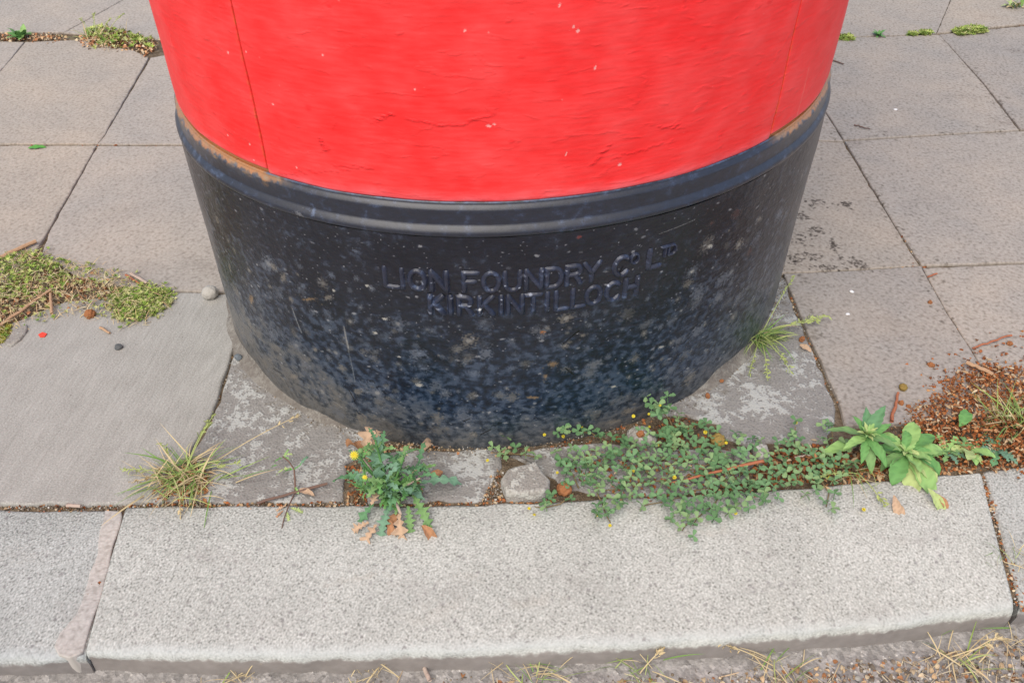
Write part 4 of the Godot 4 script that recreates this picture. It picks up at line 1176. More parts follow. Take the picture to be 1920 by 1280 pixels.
	for e in [[-1.6, -0.33], [0.50, 1.25]]:   # grime and mortar banked up against the box
		var fv := PackedVector3Array(); var fu := PackedVector2Array()
		var fn := FastNoiseLite.new()
		fn.seed = 12; fn.frequency = 9.0; fn.fractal_octaves = 3
		var prof := [Vector2(0.014, -0.0030), Vector2(0.010, 0.0008), Vector2(0.0055, 0.0028), Vector2(0.0028, 0.0055), Vector2(0.0010, 0.0095), Vector2(-0.0004, 0.0130), Vector2(-0.004, 0.0150)]
		for m in 81:
			var th := lerpf(e[0], e[1], m / 80.0)
			var tp := smoothstep(0.0, 0.22, minf(th - e[0], e[1] - th))
			for q in prof:
				var p := box_at(th, 0.0)
				var nn := fn.get_noise_3d(p.x, q.x * 2.0, p.z)
				fv.append(box_at(th, q.y * tp * (1.0 + nn) - 0.003 * (1.0 - tp), (q.x * (1.0 + 0.6 * nn) - 0.001) * tp - 0.003 * (1.0 - tp)))
				fu.append(Vector2(m / 80.0, q.x * 10.0))
		put("dirt_fillet", made(fv, sheet_index(81, prof.size()), fu), mats.grime, paving)

	var kerb := base("kerb")
	tag(kerb, "pale granite kerb along the road", "", "", "structure")
	put("kerb_stone", kerb_stone(PackedVector2Array([Vector2(-0.4305, 0.4724), Vector2(-0.3202, 0.4698), Vector2(-0.1892, 0.4699), Vector2(-0.0761, 0.4695), Vector2(0.0432, 0.4631), Vector2(0.1760, 0.4550), Vector2(0.3173, 0.4438), Vector2(0.4568, 0.4278), Vector2(0.5481, 0.4171)]), PackedVector2Array([Vector2(-0.4091, 0.6451), Vector2(-0.2833, 0.6479), Vector2(-0.1613, 0.6469), Vector2(-0.0494, 0.6433), Vector2(0.0531, 0.6380), Vector2(0.1670, 0.6321), Vector2(0.2831, 0.6228), Vector2(0.3911, 0.6122), Vector2(0.5082, 0.5955)]), 0.0, 3), mats.granite, kerb)
	put("kerb_stone", kerb_stone(PackedVector2Array([Vector2(-1.3474, 0.4667), Vector2(-1.1050, 0.4709), Vector2(-0.8046, 0.4755), Vector2(-0.5677, 0.4752), Vector2(-0.4327, 0.4746)]), PackedVector2Array([Vector2(-1.3494, 0.6501), Vector2(-0.9951, 0.6489), Vector2(-0.7407, 0.6490), Vector2(-0.4859, 0.6502), Vector2(-0.4074, 0.6483)]), -0.0025, 4), mats.granite_cool, kerb)
	put("kerb_stone", kerb_stone(PackedVector2Array([Vector2(0.5510, 0.4163), Vector2(0.6914, 0.3913), Vector2(0.8712, 0.3582), Vector2(1.1715, 0.3100)]), PackedVector2Array([Vector2(0.5139, 0.5937), Vector2(0.6521, 0.5702), Vector2(0.8612, 0.5311), Vector2(1.2185, 0.4670)]), -0.001, 5), mats.granite_cool, kerb)
	put("mortar_joint", slab(PackedVector2Array([Vector2(-0.4523, 0.4762), Vector2(-0.4309, 0.4732), Vector2(-0.4232, 0.5362), Vector2(-0.4160, 0.5792), Vector2(-0.4122, 0.6214), Vector2(-0.4104, 0.6446), Vector2(-0.4214, 0.6489), Vector2(-0.4324, 0.6468), Vector2(-0.4412, 0.6382), Vector2(-0.4420, 0.6238), Vector2(-0.4331, 0.6043), Vector2(-0.4366, 0.5682), Vector2(-0.4441, 0.5196)]), -0.0012, 0.03, 0.002, 0.0025, 71, FLAG_BOX), mats.mortar_pale, kerb)


func pillar_box() -> void:
	var o := base("pillar_box")
	tag(o, "red iron pillar box with a worn black foot standing on the pavement", "pillar box")
	var shaft := -0.0078
	var prof := PackedVector2Array()
	for q in [[-0.03, 0.001], [-0.01, 0.001], [0.0, 0.0012], [0.006, 0.0006], [0.015, 0.0], [0.05, 0.0], [0.10, 0.0], [0.15, 0.0], [0.20, 0.0], [0.25, 0.0], [0.285, 0.0], [0.297, 0.0], [0.2992, 0.0002]]: prof.append(Vector2(q[0], q[1]))
	prof.reverse()
	var foot := put("plinth", box_band(-PI, PI, 240, prof, false, 0.0016), mats.black_paint, o)
	prof = PackedVector2Array()
	for q in [[0.3328, -0.014], [0.3335, -0.0092], [0.3332, -0.0084], [0.3322, -0.0079], [0.3312, -0.0077], [0.3305, -0.0073], [0.3290, -0.0060], [0.3272, -0.0047], [0.3260, -0.0043], [0.3240, -0.0042], [0.318, -0.0042], [0.3118, -0.0041], [0.3106, -0.0038], [0.3094, -0.0028], [0.3074, -0.0012], [0.3056, 0.0000], [0.3042, 0.0006], [0.3028, 0.0008], [0.3012, 0.0006], [0.2996, 0.0003], [0.2985, -0.003]]: prof.append(Vector2(q[0], q[1]))
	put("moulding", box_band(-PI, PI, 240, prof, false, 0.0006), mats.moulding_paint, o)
	# the cast red shaft between the two door seams, the doors, and the far side
	var rows := PackedVector2Array()
	for y in [1.30, 1.28, 0.96, 0.80, 0.66, 0.64]: rows.append(Vector2(y, shaft))
	for k in 16: rows.append(Vector2(0.63 - 0.0182 * k, shaft))
	var front := rows.duplicate()
	for q in [[0.345, 0.0], [0.338, 0.0], [0.3355, -0.0003], [0.3338, -0.0010], [0.3325, -0.003]]: front.append(Vector2(q[0], shaft + q[1]))
	var doors := rows.duplicate()
	for q in [[0.347, 0.0], [0.340, 0.0], [0.3385, -0.0004], [0.3375, -0.0016], [0.337, -0.006]]: doors.append(Vector2(q[0], shaft + q[1]))
	var s0 := -0.5865; var s1 := 0.790; var g := 0.0016
	put("shaft", box_band(s0 + g, s1 - g, 110, front, true, 0.0014, 0.006), mats.red_paint, o)
	tag(put("door", box_band(-1.95, s0 - g, 80, doors, true, 0.0010, 0.006), mats.red_paint, o), "red left door edged with rust", "")
	tag(put("door", box_band(s1 + g, 2.15, 80, doors, true, 0.0010, 0.006), mats.red_paint, o), "red right door edged with rust", "")
	put("rear_panel", box_band(2.154, TAU - 1.954, 80, front, true, 0.0010, 0.006), mats.red_paint, o)
	put("door_frame", box_band(-PI, PI, 160, PackedVector2Array([Vector2(1.30, shaft - 0.0035), Vector2(0.64, shaft - 0.0035), Vector2(0.31, shaft - 0.0035)]), true), mats.rust, o)
	var cap := PackedVector2Array()
	for q in [[1.42, -0.371], [1.42, -0.32], [1.41, -0.22], [1.39, -0.12], [1.36, -0.03], [1.345, 0.02], [1.335, 0.03], [1.32, 0.03], [1.31, 0.022], [1.302, 0.01], [1.298, -0.004], [1.298, -0.02]]: cap.append(Vector2(q[0], q[1]))
	put("cap", box_band(-PI, PI, 120, cap, true), mats.red_paint, o)
	# raised maker's name
	var cap_h := 0.0225
	for e in [["L", Vector2(-0.2506, 0.2454)], ["I", Vector2(-0.2210, 0.2476)], ["O", Vector2(-0.1830, 0.2467)], ["N", Vector2(-0.1282, 0.2457)], ["F", Vector2(-0.0505, 0.2474)], ["O", Vector2(0.0002, 0.2477)], ["U", Vector2(0.0521, 0.2479)], ["N", Vector2(0.1042, 0.2480)], ["D", Vector2(0.1542, 0.2475)], ["R", Vector2(0.2035, 0.2477)], ["Y", Vector2(0.2496, 0.2481)], ["C", Vector2(0.3271, 0.2456)], ["L", Vector2(0.4202, 0.2417)]]:
		letter(foot, e[0], Vector2(e[1].x, 0.2462), cap_h, 0.92)
	letter(foot, "O", Vector2(Vector2(0.3621, 0.2506).x, 0.2525), 0.0115, 1.0)
	letter(foot, "T", Vector2(Vector2(0.4483, 0.2463).x, 0.2510), 0.0125, 1.0)
	letter(foot, "D", Vector2(Vector2(0.4684, 0.2477).x, 0.2515), 0.0115, 1.1)
	for e in [["K", Vector2(-0.1394, 0.2146)], ["I", Vector2(-0.1028, 0.2141)], ["R", Vector2(-0.0664, 0.2145)], ["K", Vector2(-0.0142, 0.2158)], ["I", Vector2(0.0244, 0.2165)], ["N", Vector2(0.0590, 0.2142)], ["T", Vector2(0.1045, 0.2152)], ["I", Vector2(0.1395, 0.2155)], ["L", Vector2(0.1764, 0.2132)], ["L", Vector2(0.2192, 0.2128)], ["O", Vector2(0.2593, 0.2157)], ["C", Vector2(0.3114, 0.2134)], ["H", Vector2(0.3622, 0.2112)]]:
		letter(foot, e[0], Vector2(e[1].x, 0.2155), cap_h, 0.86)


func loose_stones() -> void:
	tag(solo("pebble", stone(Vector3(0.0118, 0.0098, 0.0112), 0, 0.12, 3), mats.pebble_grey, Transform3D(Basis(), Vector3(-0.4361, 0.0000, 0.1008) + Vector3(0, 0.0095, 0))), "smooth round light grey pebble beside the left of the black foot", "pebble")
	tag(solo("pebble", stone(Vector3(0.0058, 0.0042, 0.005), 5, 0.1, 5), mats.pebble_dark, Transform3D(Basis(), Vector3(-0.5300, 0.0000, 0.2122) + Vector3(0, 0.0035, 0))), "small dark grey stone lying alone on the brushed concrete slab", "pebble")
	tag(solo("pebble", stone(Vector3(0.0055, 0.0042, 0.005), 4, 0.15, 6), mats.pebble_blue, Transform3D(Basis(), Vector3(-0.3638, 0.0000, 0.2315) + Vector3(0, 0.0032, 0))), "small blue-grey stone tight against the left foot of the box", "pebble")
	tag(solo("paint_flake", slab(PackedVector2Array([Vector2(-0.6498, 0.1866), Vector2(-0.6463, 0.1810), Vector2(-0.6383, 0.1843), Vector2(-0.6391, 0.1910), Vector2(-0.6452, 0.1921)]), 0.0032, 0.0014, 0.0003, 0.0008, 7, FILL_BOX), mats.flake_red), "bright red paint flake on the brushed concrete slab", "paint flake")
	tag(solo("stone_chip", stone(Vector3(0.0036, 0.002, 0.0028), 6, 0.05, 8), mats.chip_white, Transform3D(Basis(), Vector3(0.4986, 0.0000, 0.0844) + Vector3(0, 0.0026, 0))), "tiny white stone chip on the dark slab right of the box, the upper one", "stone chip")
	tag(solo("stone_chip", stone(Vector3(0.0032, 0.0012, 0.0024), 6, 0.05, 9), mats.chip_white, Transform3D(Basis(), Vector3(0.4767, 0.0000, 0.1359) + Vector3(0, 0.0023, 0))), "flat white chip on the dark slab right of the box, the lower one", "stone chip")
	tag(solo("stone_chip", stone(Vector3(0.004, 0.002, 0.003), 6, 0.05, 19), mats.chip_white, Transform3D(Basis(), Vector3(0.7675, 0.0000, -0.5076) + Vector3(0, 0.002, 0))), "small white chip in the middle of the slab behind the box's right side", "stone chip")
	tag(solo("broken_stone", slab(PackedVector2Array([Vector2(-0.0099, 0.4219), Vector2(0.0286, 0.4138), Vector2(0.0443, 0.4288), Vector2(0.0440, 0.4556), Vector2(0.0372, 0.4631), Vector2(-0.0059, 0.4633), Vector2(-0.0122, 0.4407)]), 0.013, 0.03, 0.0055, 0.004, 77, FILL_BOX, Vector2(0.03, 0.06)), mats.rubble), "square lump of broken pale concrete against the kerb, below the black foot", "broken stone")
	tag(solo("broken_stone", slab(PackedVector2Array([Vector2(0.2851, 0.3814), Vector2(0.3054, 0.3847), Vector2(0.3030, 0.4061), Vector2(0.2888, 0.4078), Vector2(0.2866, 0.3948)]), 0.010, 0.02, 0.004, 0.003, 78, FILL_BOX, Vector2(0.05, 0.1)), mats.rubble), "small pointed grey stone standing among the medick and rust-brown scales", "broken stone")
	tag(solo("broken_stone", slab(PackedVector2Array([Vector2(0.2630, 0.3866), Vector2(0.2826, 0.3898), Vector2(0.2844, 0.4111), Vector2(0.2696, 0.4159), Vector2(0.2622, 0.4031)]), 0.006, 0.02, 0.004, 0.003, 79, FILL_BOX, Vector2(-0.03, 0.05)), mats.fill), "flat grey stone half under the medick, left of the pointed stone", "broken stone")
	tag(solo("broken_stone", stone(Vector3(0.020, 0.012, 0.016), 9, 0.14, 31), mats.rubble, Transform3D(Basis(), Vector3(0.1577, 0.0000, 0.3684) + Vector3(0, 0.0, 0))), "whitish crusted lump of mortar under the medick beside the black foot", "broken stone")
	tag(solo("broken_stone", slab(PackedVector2Array([Vector2(-0.6860, 0.1778), Vector2(-0.6734, 0.1664), Vector2(-0.6640, 0.1777), Vector2(-0.6682, 0.1977), Vector2(-0.6754, 0.2108), Vector2(-0.6860, 0.2065)]), 0.006, 0.02, 0.003, 0.003, 80, FILL_BOX), mats.rubble), "thin grey slip of concrete at the lower edge of the moss on the left", "broken stone")
	# litter balls and bud scales one can pick out
	var ball := stone(Vector3(0.0085, 0.0075, 0.0085), 0, 0.35, 11)
	tag(solo("seed_ball", ball, mats.ball_brown, Transform3D(Basis(), Vector3(0.0605, 0.0000, 0.4510) + Vector3(0, 0.0055, 0))), "round brown seed ball in the hole right of the broken lump", "seed ball", "brown seed balls")
	tag(solo("seed_ball", ball, mats.ball_olive, Transform3D(Basis().rotated(Vector3.UP, 2.0).scaled(Vector3.ONE * 1.05), Vector3(0.2474, 0.0000, 0.3782) + Vector3(0, 0.006, 0))), "olive-brown seed ball between the medick and the concrete", "seed ball", "brown seed balls")
	tag(solo("seed_ball", ball, mats.ball_brown, Transform3D(Basis().rotated(Vector3.UP, 1.0).scaled(Vector3.ONE * 0.85), Vector3(-0.5940, 0.0000, 0.1451) + Vector3(0, 0.005, 0))), "brown seed ball on the lower edge of the moss patch", "seed ball", "brown seed balls")
	tag(solo("seed_ball", ball, mats.ball_olive, Transform3D(Basis().rotated(Vector3.UP, 3.0).scaled(Vector3.ONE * 0.6), Vector3(0.5019, 0.0000, 0.2856) + Vector3(0, 0.005, 0))), "small tan seed ball at the top of the red twig on the right slab", "seed ball", "brown seed balls")
	var scale_mesh := stone(Vector3(0.0036, 0.0024, 0.003), 0, 0.6, 13)
	var spots := [[Vector3(0.2724, 0.0000, 0.2721), "on the pale concrete below the right grass tuft"], [Vector3(0.2497, 0.0000, 0.2993), "on the pale concrete close to the black foot"], [Vector3(0.1543, 0.0000, 0.3753), "on the whitish lump of mortar"], [Vector3(0.0655, 0.0000, 0.4088), "left of the medick patch"], [Vector3(0.6043, 0.0000, 0.1087), "in the joint halfway down the right slabs"], [Vector3(0.5549, 0.0000, 0.2415), "on the right slab above the heap of scales"], [Vector3(0.6667, 0.0000, 0.2440), "by the right edge of the picture, beside a twig"], [Vector3(0.6792, 0.0000, 0.1974), "just under the thin twig at the right edge"], [Vector3(0.3982, 0.0000, 0.1900), "on the concrete under the right grass tuft"], [Vector3(0.4983, 0.0000, 0.3169), "left of the heap of scales, the larger"], [Vector3(0.4909, 0.0000, 0.3113), "left of the heap of scales beside the red twig"]]
	for i in spots.size():
		tag(solo("bud_scale", scale_mesh, mats.ball_brown, Transform3D(Basis.from_euler(Vector3(i, i * 1.7, 0.3)).scaled(Vector3.ONE * (0.8 + 0.25 * (i % 3))), spots[i][0] + Vector3(0, 0.0022 if i != 2 else 0.014, 0))), "single rust-brown bud scale " + spots[i][1], "bud scale", "single bud scales on the paving")


func twig(label: String, a: Vector3, b: Vector3, r0: float, r1: float, mat: String, s: int, amp := 0.001, n := 8) -> void:
	var pts := wavy(a, b, n, amp, s)
	for i in pts.size(): pts[i].y += maxf(r0, r1) * 0.9
	tag(solo("twig", tube(pts, r0, r1, 7, 0.12, s), mats[mat]), label, "twig", "twigs and sticks")


func litter() -> void:
	twig("long reddish twig lying across the medick", Vector3(0.1816, 0.0060, 0.4438), Vector3(0.2931, 0.0090, 0.4138), 0.0013, 0.0021, "twig_red", 1)
	twig("short red-brown twig standing against the right slab", Vector3(0.4675, 0.0020, 0.3443), Vector3(0.4915, 0.0040, 0.2964), 0.0022, 0.0017, "twig_red", 2, 0.0006)
	twig("thick pale stick at the left edge above the moss", Vector3(-0.7990, 0.0020, 0.0302), Vector3(-0.7465, 0.0030, -0.0321), 0.0034, 0.003, "twig_tan", 3, 0.0006)
	twig("tan stick lying in the moss patch", Vector3(-0.7061, 0.0060, 0.1736), Vector3(-0.6663, 0.0100, 0.0986), 0.0023, 0.0019, "twig_tan", 4)
	twig("short upright tan stick in the moss patch", Vector3(-0.6455, 0.0060, 0.1479), Vector3(-0.6636, 0.0090, 0.1060), 0.0020, 0.0018, "twig_tan", 5, 0.0004, 4)
	twig("brown twig in the kerb joint left of the yellow-flowered weed", Vector3(-0.2829, 0.0010, 0.4704), Vector3(-0.2084, 0.0040, 0.4447), 0.0013, 0.0017, "twig_dark", 6)
	twig("thin red twig at the right edge on the slab", Vector3(0.6236, 0.0020, 0.2085), Vector3(0.6874, 0.0030, 0.1831), 0.0012, 0.0015, "twig_red", 7)
	twig("flat tan stick at the top of the heap of scales", Vector3(0.5996, 0.0060, 0.2425), Vector3(0.6237, 0.0060, 0.2646), 0.0030, 0.0026, "twig_tan", 8, 0.0006)
	twig("grey-pink stick on the upper edge of the moss patch, right end", Vector3(-0.5696, 0.0020, 0.0490), Vector3(-0.5379, 0.0020, 0.0723), 0.0024, 0.0022, "twig_pale", 9, 0.0004, 4)
	twig("orange-brown stick beside the grey-pink stick by the moss", Vector3(-0.5767, 0.0020, 0.0517), Vector3(-0.5485, 0.0020, 0.0736), 0.0020, 0.0016, "twig_red", 10, 0.0004, 4)
	twig("tan stick just below the moss patch on the brushed slab", Vector3(-0.5694, 0.0020, 0.1727), Vector3(-0.5520, 0.0020, 0.1839), 0.0020, 0.0018, "twig_tan", 11, 0.0004, 4)
	twig("small dark twig on the slab behind the box's right side", Vector3(0.6634, 0.0020, -0.4388), Vector3(0.6889, 0.0020, -0.4214), 0.0013, 0.0010, "twig_dark", 12)
	twig("thin dark twig poking out beside the red shaft", Vector3(0.7054, 0.0020, -0.7516), Vector3(0.7286, 0.0020, -0.7259), 0.0016, 0.0013, "twig_dark", 13, 0.0003, 4)
	twig("pale flat chip of wood in the kerb joint at the left", Vector3(-0.4917, 0.0030, 0.4757), Vector3(-0.4758, 0.0030, 0.4771), 0.0022, 0.0020, "twig_pale", 14, 0.0003, 4)
	twig("orange twig in the joint of the right slabs", Vector3(0.6231, 0.0020, 0.0488), Vector3(0.6397, 0.0020, 0.0408), 0.0014, 0.0014, "twig_red", 15, 0.0004, 4)
	twig("pinkish stick in the gutter below the kerb", Vector3(-0.0840, -0.0300, 0.6453), Vector3(-0.0776, -0.0280, 0.6592), 0.0022, 0.0022, "twig_pale", 16, 0.0004, 4)
	twig("thin pale twig among the scales right of the medick", Vector3(0.3598, 0.0040, 0.3962), Vector3(0.3329, 0.0040, 0.4029), 0.0012, 0.0010, "twig_pale", 17)
	tag(solo("fallen_leaf", leaf_mesh(0, 0.34, 0.4, 0.15, 21, 14), mats.leaf_green, turn(100, 4, 6, 0.034, Vector3(-0.8947, 0.0030, -0.3369))), "bright green fallen leaf on the joint of the far left slabs", "leaf")
	tag(solo("fallen_leaf", leaf_mesh(0, 0.36, 0.9, 0.25, 22, 14), mats.dead_pale, turn(68, 14, 0, 0.022, Vector3(-0.2395, 0.0040, 0.4524))), "pale yellow leaf lying on the brown twig by the kerb joint", "leaf")
	tag(solo("fallen_leaf", leaf_mesh(0, 0.45, 0.6, 0.3, 23, 14), mats.dead_pale, turn(40, 8, 10, 0.02, Vector3(0.3920, 0.0020, 0.2011))), "pinkish dry leaf behind the grass at the right of the foot", "leaf")

	# scales, straw and grit
	var husk := leaf_mesh(4, 0.62, 1.6, 0.35, 31, 5)
	var chip := leaf_mesh(0, 0.30, 0.7, 0.3, 32, 4)
	var bit := stone_bit()
	var straw := leaf_mesh(3, 0.05, 0.5, 0.2, 33, 5)
	var rusty := [Color(0.36, 0.13, 0.05), Color(0.30, 0.10, 0.035), Color(0.42, 0.18, 0.07), Color(0.22, 0.08, 0.035), Color(0.46, 0.26, 0.13), Color(0.33, 0.12, 0.05)]
	var tan_ := [Color(0.50, 0.36, 0.22), Color(0.42, 0.28, 0.16), Color(0.36, 0.17, 0.08), Color(0.55, 0.44, 0.30)]
	var gritc := [Color(0.20, 0.165, 0.13), Color(0.32, 0.29, 0.25), Color(0.45, 0.43, 0.40), Color(0.13, 0.11, 0.09), Color(0.26, 0.2, 0.14)]

	var heap := base("bud_scale_heap", Vector3(0.5773, 0.0000, 0.3312))
	heap.position = Vector3.ZERO
	tag(heap, "heap of rust-brown bud scales swept against the right kerb joint", "plant litter", "", "stuff")
	var hp := PackedVector2Array([Vector2(0.4781, 0.3495), Vector2(0.5060, 0.3178), Vector2(0.5377, 0.2960), Vector2(0.5581, 0.2697), Vector2(0.5901, 0.2505), Vector2(0.6305, 0.2380), Vector2(0.6789, 0.2480), Vector2(0.7256, 0.2738), Vector2(0.6894, 0.3830), Vector2(0.6031, 0.4177), Vector2(0.5561, 0.4115), Vector2(0.5162, 0.4019), Vector2(0.4884, 0.3922), Vector2(0.4754, 0.3755)])
	scatter("scale", heap, hp, 4600, husk, mats.bits, rusty, 0.003, 0.0060, 0.001, 0.010, 41, 0.006, 0.7)
	scatter("chaff", heap, hp, 700, chip, mats.bits, tan_, 0.005, 0.011, 0.002, 0.011, 42, 0.008, 0.35)
	var hs := PackedVector2Array([Vector2(0.5114, 0.2549), Vector2(0.6141, 0.1911), Vector2(0.7161, 0.1682), Vector2(0.7287, 0.2539), Vector2(0.5514, 0.3129)])
	scatter("scale", heap, hs, 130, husk, mats.bits, rusty, 0.004, 0.007, 0.0015, 0.002, 43, 0.01, 0.4)
	var strip := base("bud_scale_drift")
	tag(strip, "drift of rust-brown scales behind the kerb among the medick", "plant litter", "", "stuff")
	scatter("scale", strip, PackedVector2Array([Vector2(0.2688, 0.3832), Vector2(0.3338, 0.3778), Vector2(0.3920, 0.3759), Vector2(0.4724, 0.3839), Vector2(0.4607, 0.4167), Vector2(0.3685, 0.4352), Vector2(0.2832, 0.4332), Vector2(0.2572, 0.4096)]), 900, husk, mats.bits, rusty, 0.004, 0.0075, -0.006, 0.010, 44, 0.006, 0.6)
	scatter("chaff", strip, PackedVector2Array([Vector2(0.3338, 0.3778), Vector2(0.3920, 0.3759), Vector2(0.4724, 0.3839), Vector2(0.4579, 0.4246), Vector2(0.3680, 0.4367), Vector2(0.3016, 0.4331)]), 200, chip, mats.bits, tan_, 0.006, 0.013, -0.002, 0.009, 45, 0.006, 0.4)
	scatter("scale", strip, PackedVector2Array([Vector2(0.0075, 0.3827), Vector2(0.0657, 0.3645), Vector2(0.1390, 0.3422), Vector2(0.2148, 0.3191), Vector2(0.2442, 0.3417), Vector2(0.2351, 0.3933), Vector2(0.1543, 0.3812), Vector2(0.0772, 0.3899), Vector2(0.0200, 0.4041)]), 420, husk, mats.bits, rusty, 0.004, 0.007, -0.006, 0.006, 46, 0.005, 0.6)
	scatter("chaff", strip, PackedVector2Array([Vector2(-0.1908, 0.3785), Vector2(-0.1265, 0.3816), Vector2(-0.0687, 0.3880), Vector2(0.0011, 0.3877), Vector2(0.0011, 0.3960), Vector2(-0.0684, 0.3947), Vector2(-0.1635, 0.3918)]), 260, husk, mats.bits, tan_, 0.0035, 0.0065, -0.002, 0.004, 47, 0.004, 0.5)
	scatter("scale", strip, PackedVector2Array([Vector2(0.0440, 0.4381), Vector2(0.0743, 0.4418), Vector2(0.1159, 0.4530), Vector2(0.1088, 0.4657), Vector2(0.0443, 0.4645)]), 160, husk, mats.bits, rusty, 0.004, 0.007, -0.010, 0.008, 48, 0.003, 0.6)
	scatter("scale", strip, PackedVector2Array([Vector2(0.0902, 0.3857), Vector2(0.2175, 0.3851), Vector2(0.2929, 0.4174), Vector2(0.3171, 0.4446), Vector2(0.2035, 0.4712), Vector2(0.1038, 0.4531), Vector2(0.0628, 0.4263)]), 420, husk, mats.bits, rusty + tan_, 0.004, 0.007, -0.001, 0.003, 49, 0.006, 0.5)

	scatter("scale", strip, PackedVector2Array([Vector2(0.4314, 0.3925), Vector2(0.4785, 0.4021), Vector2(0.5269, 0.4068), Vector2(0.6008, 0.4161), Vector2(0.5963, 0.4256), Vector2(0.5466, 0.4163), Vector2(0.4562, 0.4293), Vector2(0.4183, 0.4326)]), 700, husk, mats.bits, rusty + tan_, 0.003, 0.0065, -0.004, 0.007, 50, 0.004, 0.6)
	scatter("chaff", strip, PackedVector2Array([Vector2(-0.1903, 0.4626), Vector2(-0.1540, 0.4654), Vector2(-0.0317, 0.4619), Vector2(0.0497, 0.4480), Vector2(0.0611, 0.4645), Vector2(-0.0760, 0.4709), Vector2(-0.1889, 0.4714)]), 260, husk, mats.bits, tan_ + rusty, 0.003, 0.006, -0.004, 0.003, 54, 0.002, 0.6)
	scatter("scale", strip, PackedVector2Array([Vector2(-0.1906, 0.4131), Vector2(-0.1643, 0.3851), Vector2(-0.1661, 0.4194), Vector2(-0.1602, 0.4639), Vector2(-0.1873, 0.4626)]), 220, husk, mats.bits, tan_ + rusty, 0.003, 0.006, -0.004, 0.004, 55, 0.003, 0.6)
	var jd := base("joint_debris")
	tag(jd, "brown crumbs, straw and grit lodged in the joints of the paving and kerb", "plant litter", "", "stuff")
	var seams := [[PackedVector2Array([Vector2(-0.5714, 0.4671), Vector2(-0.4750, 0.4697), Vector2(-0.4230, 0.4650), Vector2(-0.3215, 0.4646), Vector2(-0.1903, 0.4626), Vector2(-0.1600, 0.4654), Vector2(-0.1592, 0.4713), Vector2(-0.3196, 0.4720), Vector2(-0.4205, 0.4724), Vector2(-0.4727, 0.4755), Vector2(-0.5677, 0.4752)]), 520, 0.004], [PackedVector2Array([Vector2(-0.0329, 0.4188), Vector2(-0.0125, 0.4188), Vector2(-0.0077, 0.4648), Vector2(-0.0316, 0.4649)]), 150, 0.002], [PackedVector2Array([Vector2(0.6222, -0.0977), Vector2(0.6440, -0.0978), Vector2(0.6328, 0.0461), Vector2(0.6297, 0.1339), Vector2(0.6351, 0.2019), Vector2(0.6254, 0.3126), Vector2(0.5985, 0.3127), Vector2(0.6097, 0.2021), Vector2(0.6069, 0.1340), Vector2(0.6120, 0.0262)]), 380, 0.003], [PackedVector2Array([Vector2(0.6172, -0.0227), Vector2(0.6389, 0.0192), Vector2(0.6127, 0.0462), Vector2(0.5673, 0.0264)]), 70, 0.003], [PackedVector2Array([Vector2(0.4083, 0.0474), Vector2(0.4195, 0.0473), Vector2(0.4191, 0.1698), Vector2(0.4205, 0.3061), Vector2(0.4035, 0.3136), Vector2(0.3984, 0.1922)]), 160, 0.003],
		[PackedVector2Array([Vector2(-0.4392, 0.5296), Vector2(-0.4267, 0.5296), Vector2(-0.4155, 0.5865), Vector2(-0.4241, 0.5865)]), 60, 0.004], [PackedVector2Array([Vector2(0.5432, 0.4242), Vector2(0.5511, 0.4203), Vector2(0.5390, 0.5054), Vector2(0.5260, 0.5768), Vector2(0.5111, 0.6007), Vector2(0.5244, 0.5454), Vector2(0.5320, 0.4843)]), 420, 0.006], [PackedVector2Array([Vector2(-0.8392, -0.7788), Vector2(-0.8068, -0.7642), Vector2(-0.7692, -0.3890), Vector2(-0.7854, -0.3783)]), 40, 0.002], [PackedVector2Array([Vector2(-0.7835, -0.3473), Vector2(-0.7677, -0.3474), Vector2(-0.7320, -0.0587), Vector2(-0.7456, -0.0587)]), 40, 0.002], [PackedVector2Array([Vector2(-0.9601, -0.3645), Vector2(-0.6197, -0.3628), Vector2(-0.6148, -0.3464), Vector2(-0.9505, -0.3441)]), 70, 0.002], [PackedVector2Array([Vector2(0.7745, -0.8861), Vector2(1.0070, -0.9143), Vector2(1.2474, -0.9739), Vector2(1.2362, -0.9498), Vector2(0.9994, -0.8946), Vector2(0.7688, -0.8668)]), 80, 0.003],
		[PackedVector2Array([Vector2(-0.4118, 0.0932), Vector2(-0.3922, 0.1030), Vector2(-0.3387, 0.2387), Vector2(-0.3155, 0.2789), Vector2(-0.3373, 0.2741), Vector2(-0.3778, 0.1962)]), 220, 0.003], [PackedVector2Array([Vector2(-0.3938, 0.1511), Vector2(-0.3705, 0.1962), Vector2(-0.3663, 0.3446), Vector2(-0.3761, 0.3446), Vector2(-0.3722, 0.2593)]), 60, 0.002]]
	for i in seams.size():
		scatter("grit", jd, seams[i][0], seams[i][1], bit, mats.bits, gritc, 0.0010, 0.0032, -0.004, 0.004, 60 + i, 0.002, 1.0)
		scatter("chaff", jd, seams[i][0], seams[i][1] / 2, husk, mats.bits, tan_ + rusty, 0.003, 0.006, -0.003, seams[i][2], 80 + i, 0.003, 0.5)
	# grime crumbs all round the foot of the box
	var ringp := PackedVector2Array()
	for k in 41:
		var q := box_at(lerpf(-1.5, 1.5, k / 40.0), 0, 0.012)
		ringp.append(Vector2(q.x, q.z))
	for k in 41:
		var q := box_at(lerpf(1.5, -1.5, k / 40.0), 0, -0.002)
		ringp.append(Vector2(q.x, q.z))
	scatter("grit", jd, ringp, 900, bit, mats.bits, gritc, 0.0008, 0.0026, -0.0004, 0.002, 95, 0.002, 1.0)

	var gut := base("gutter_litter")
	tag(gut, "dry leaf scraps and grit along the foot of the kerb in the gutter", "plant litter", "", "stuff")
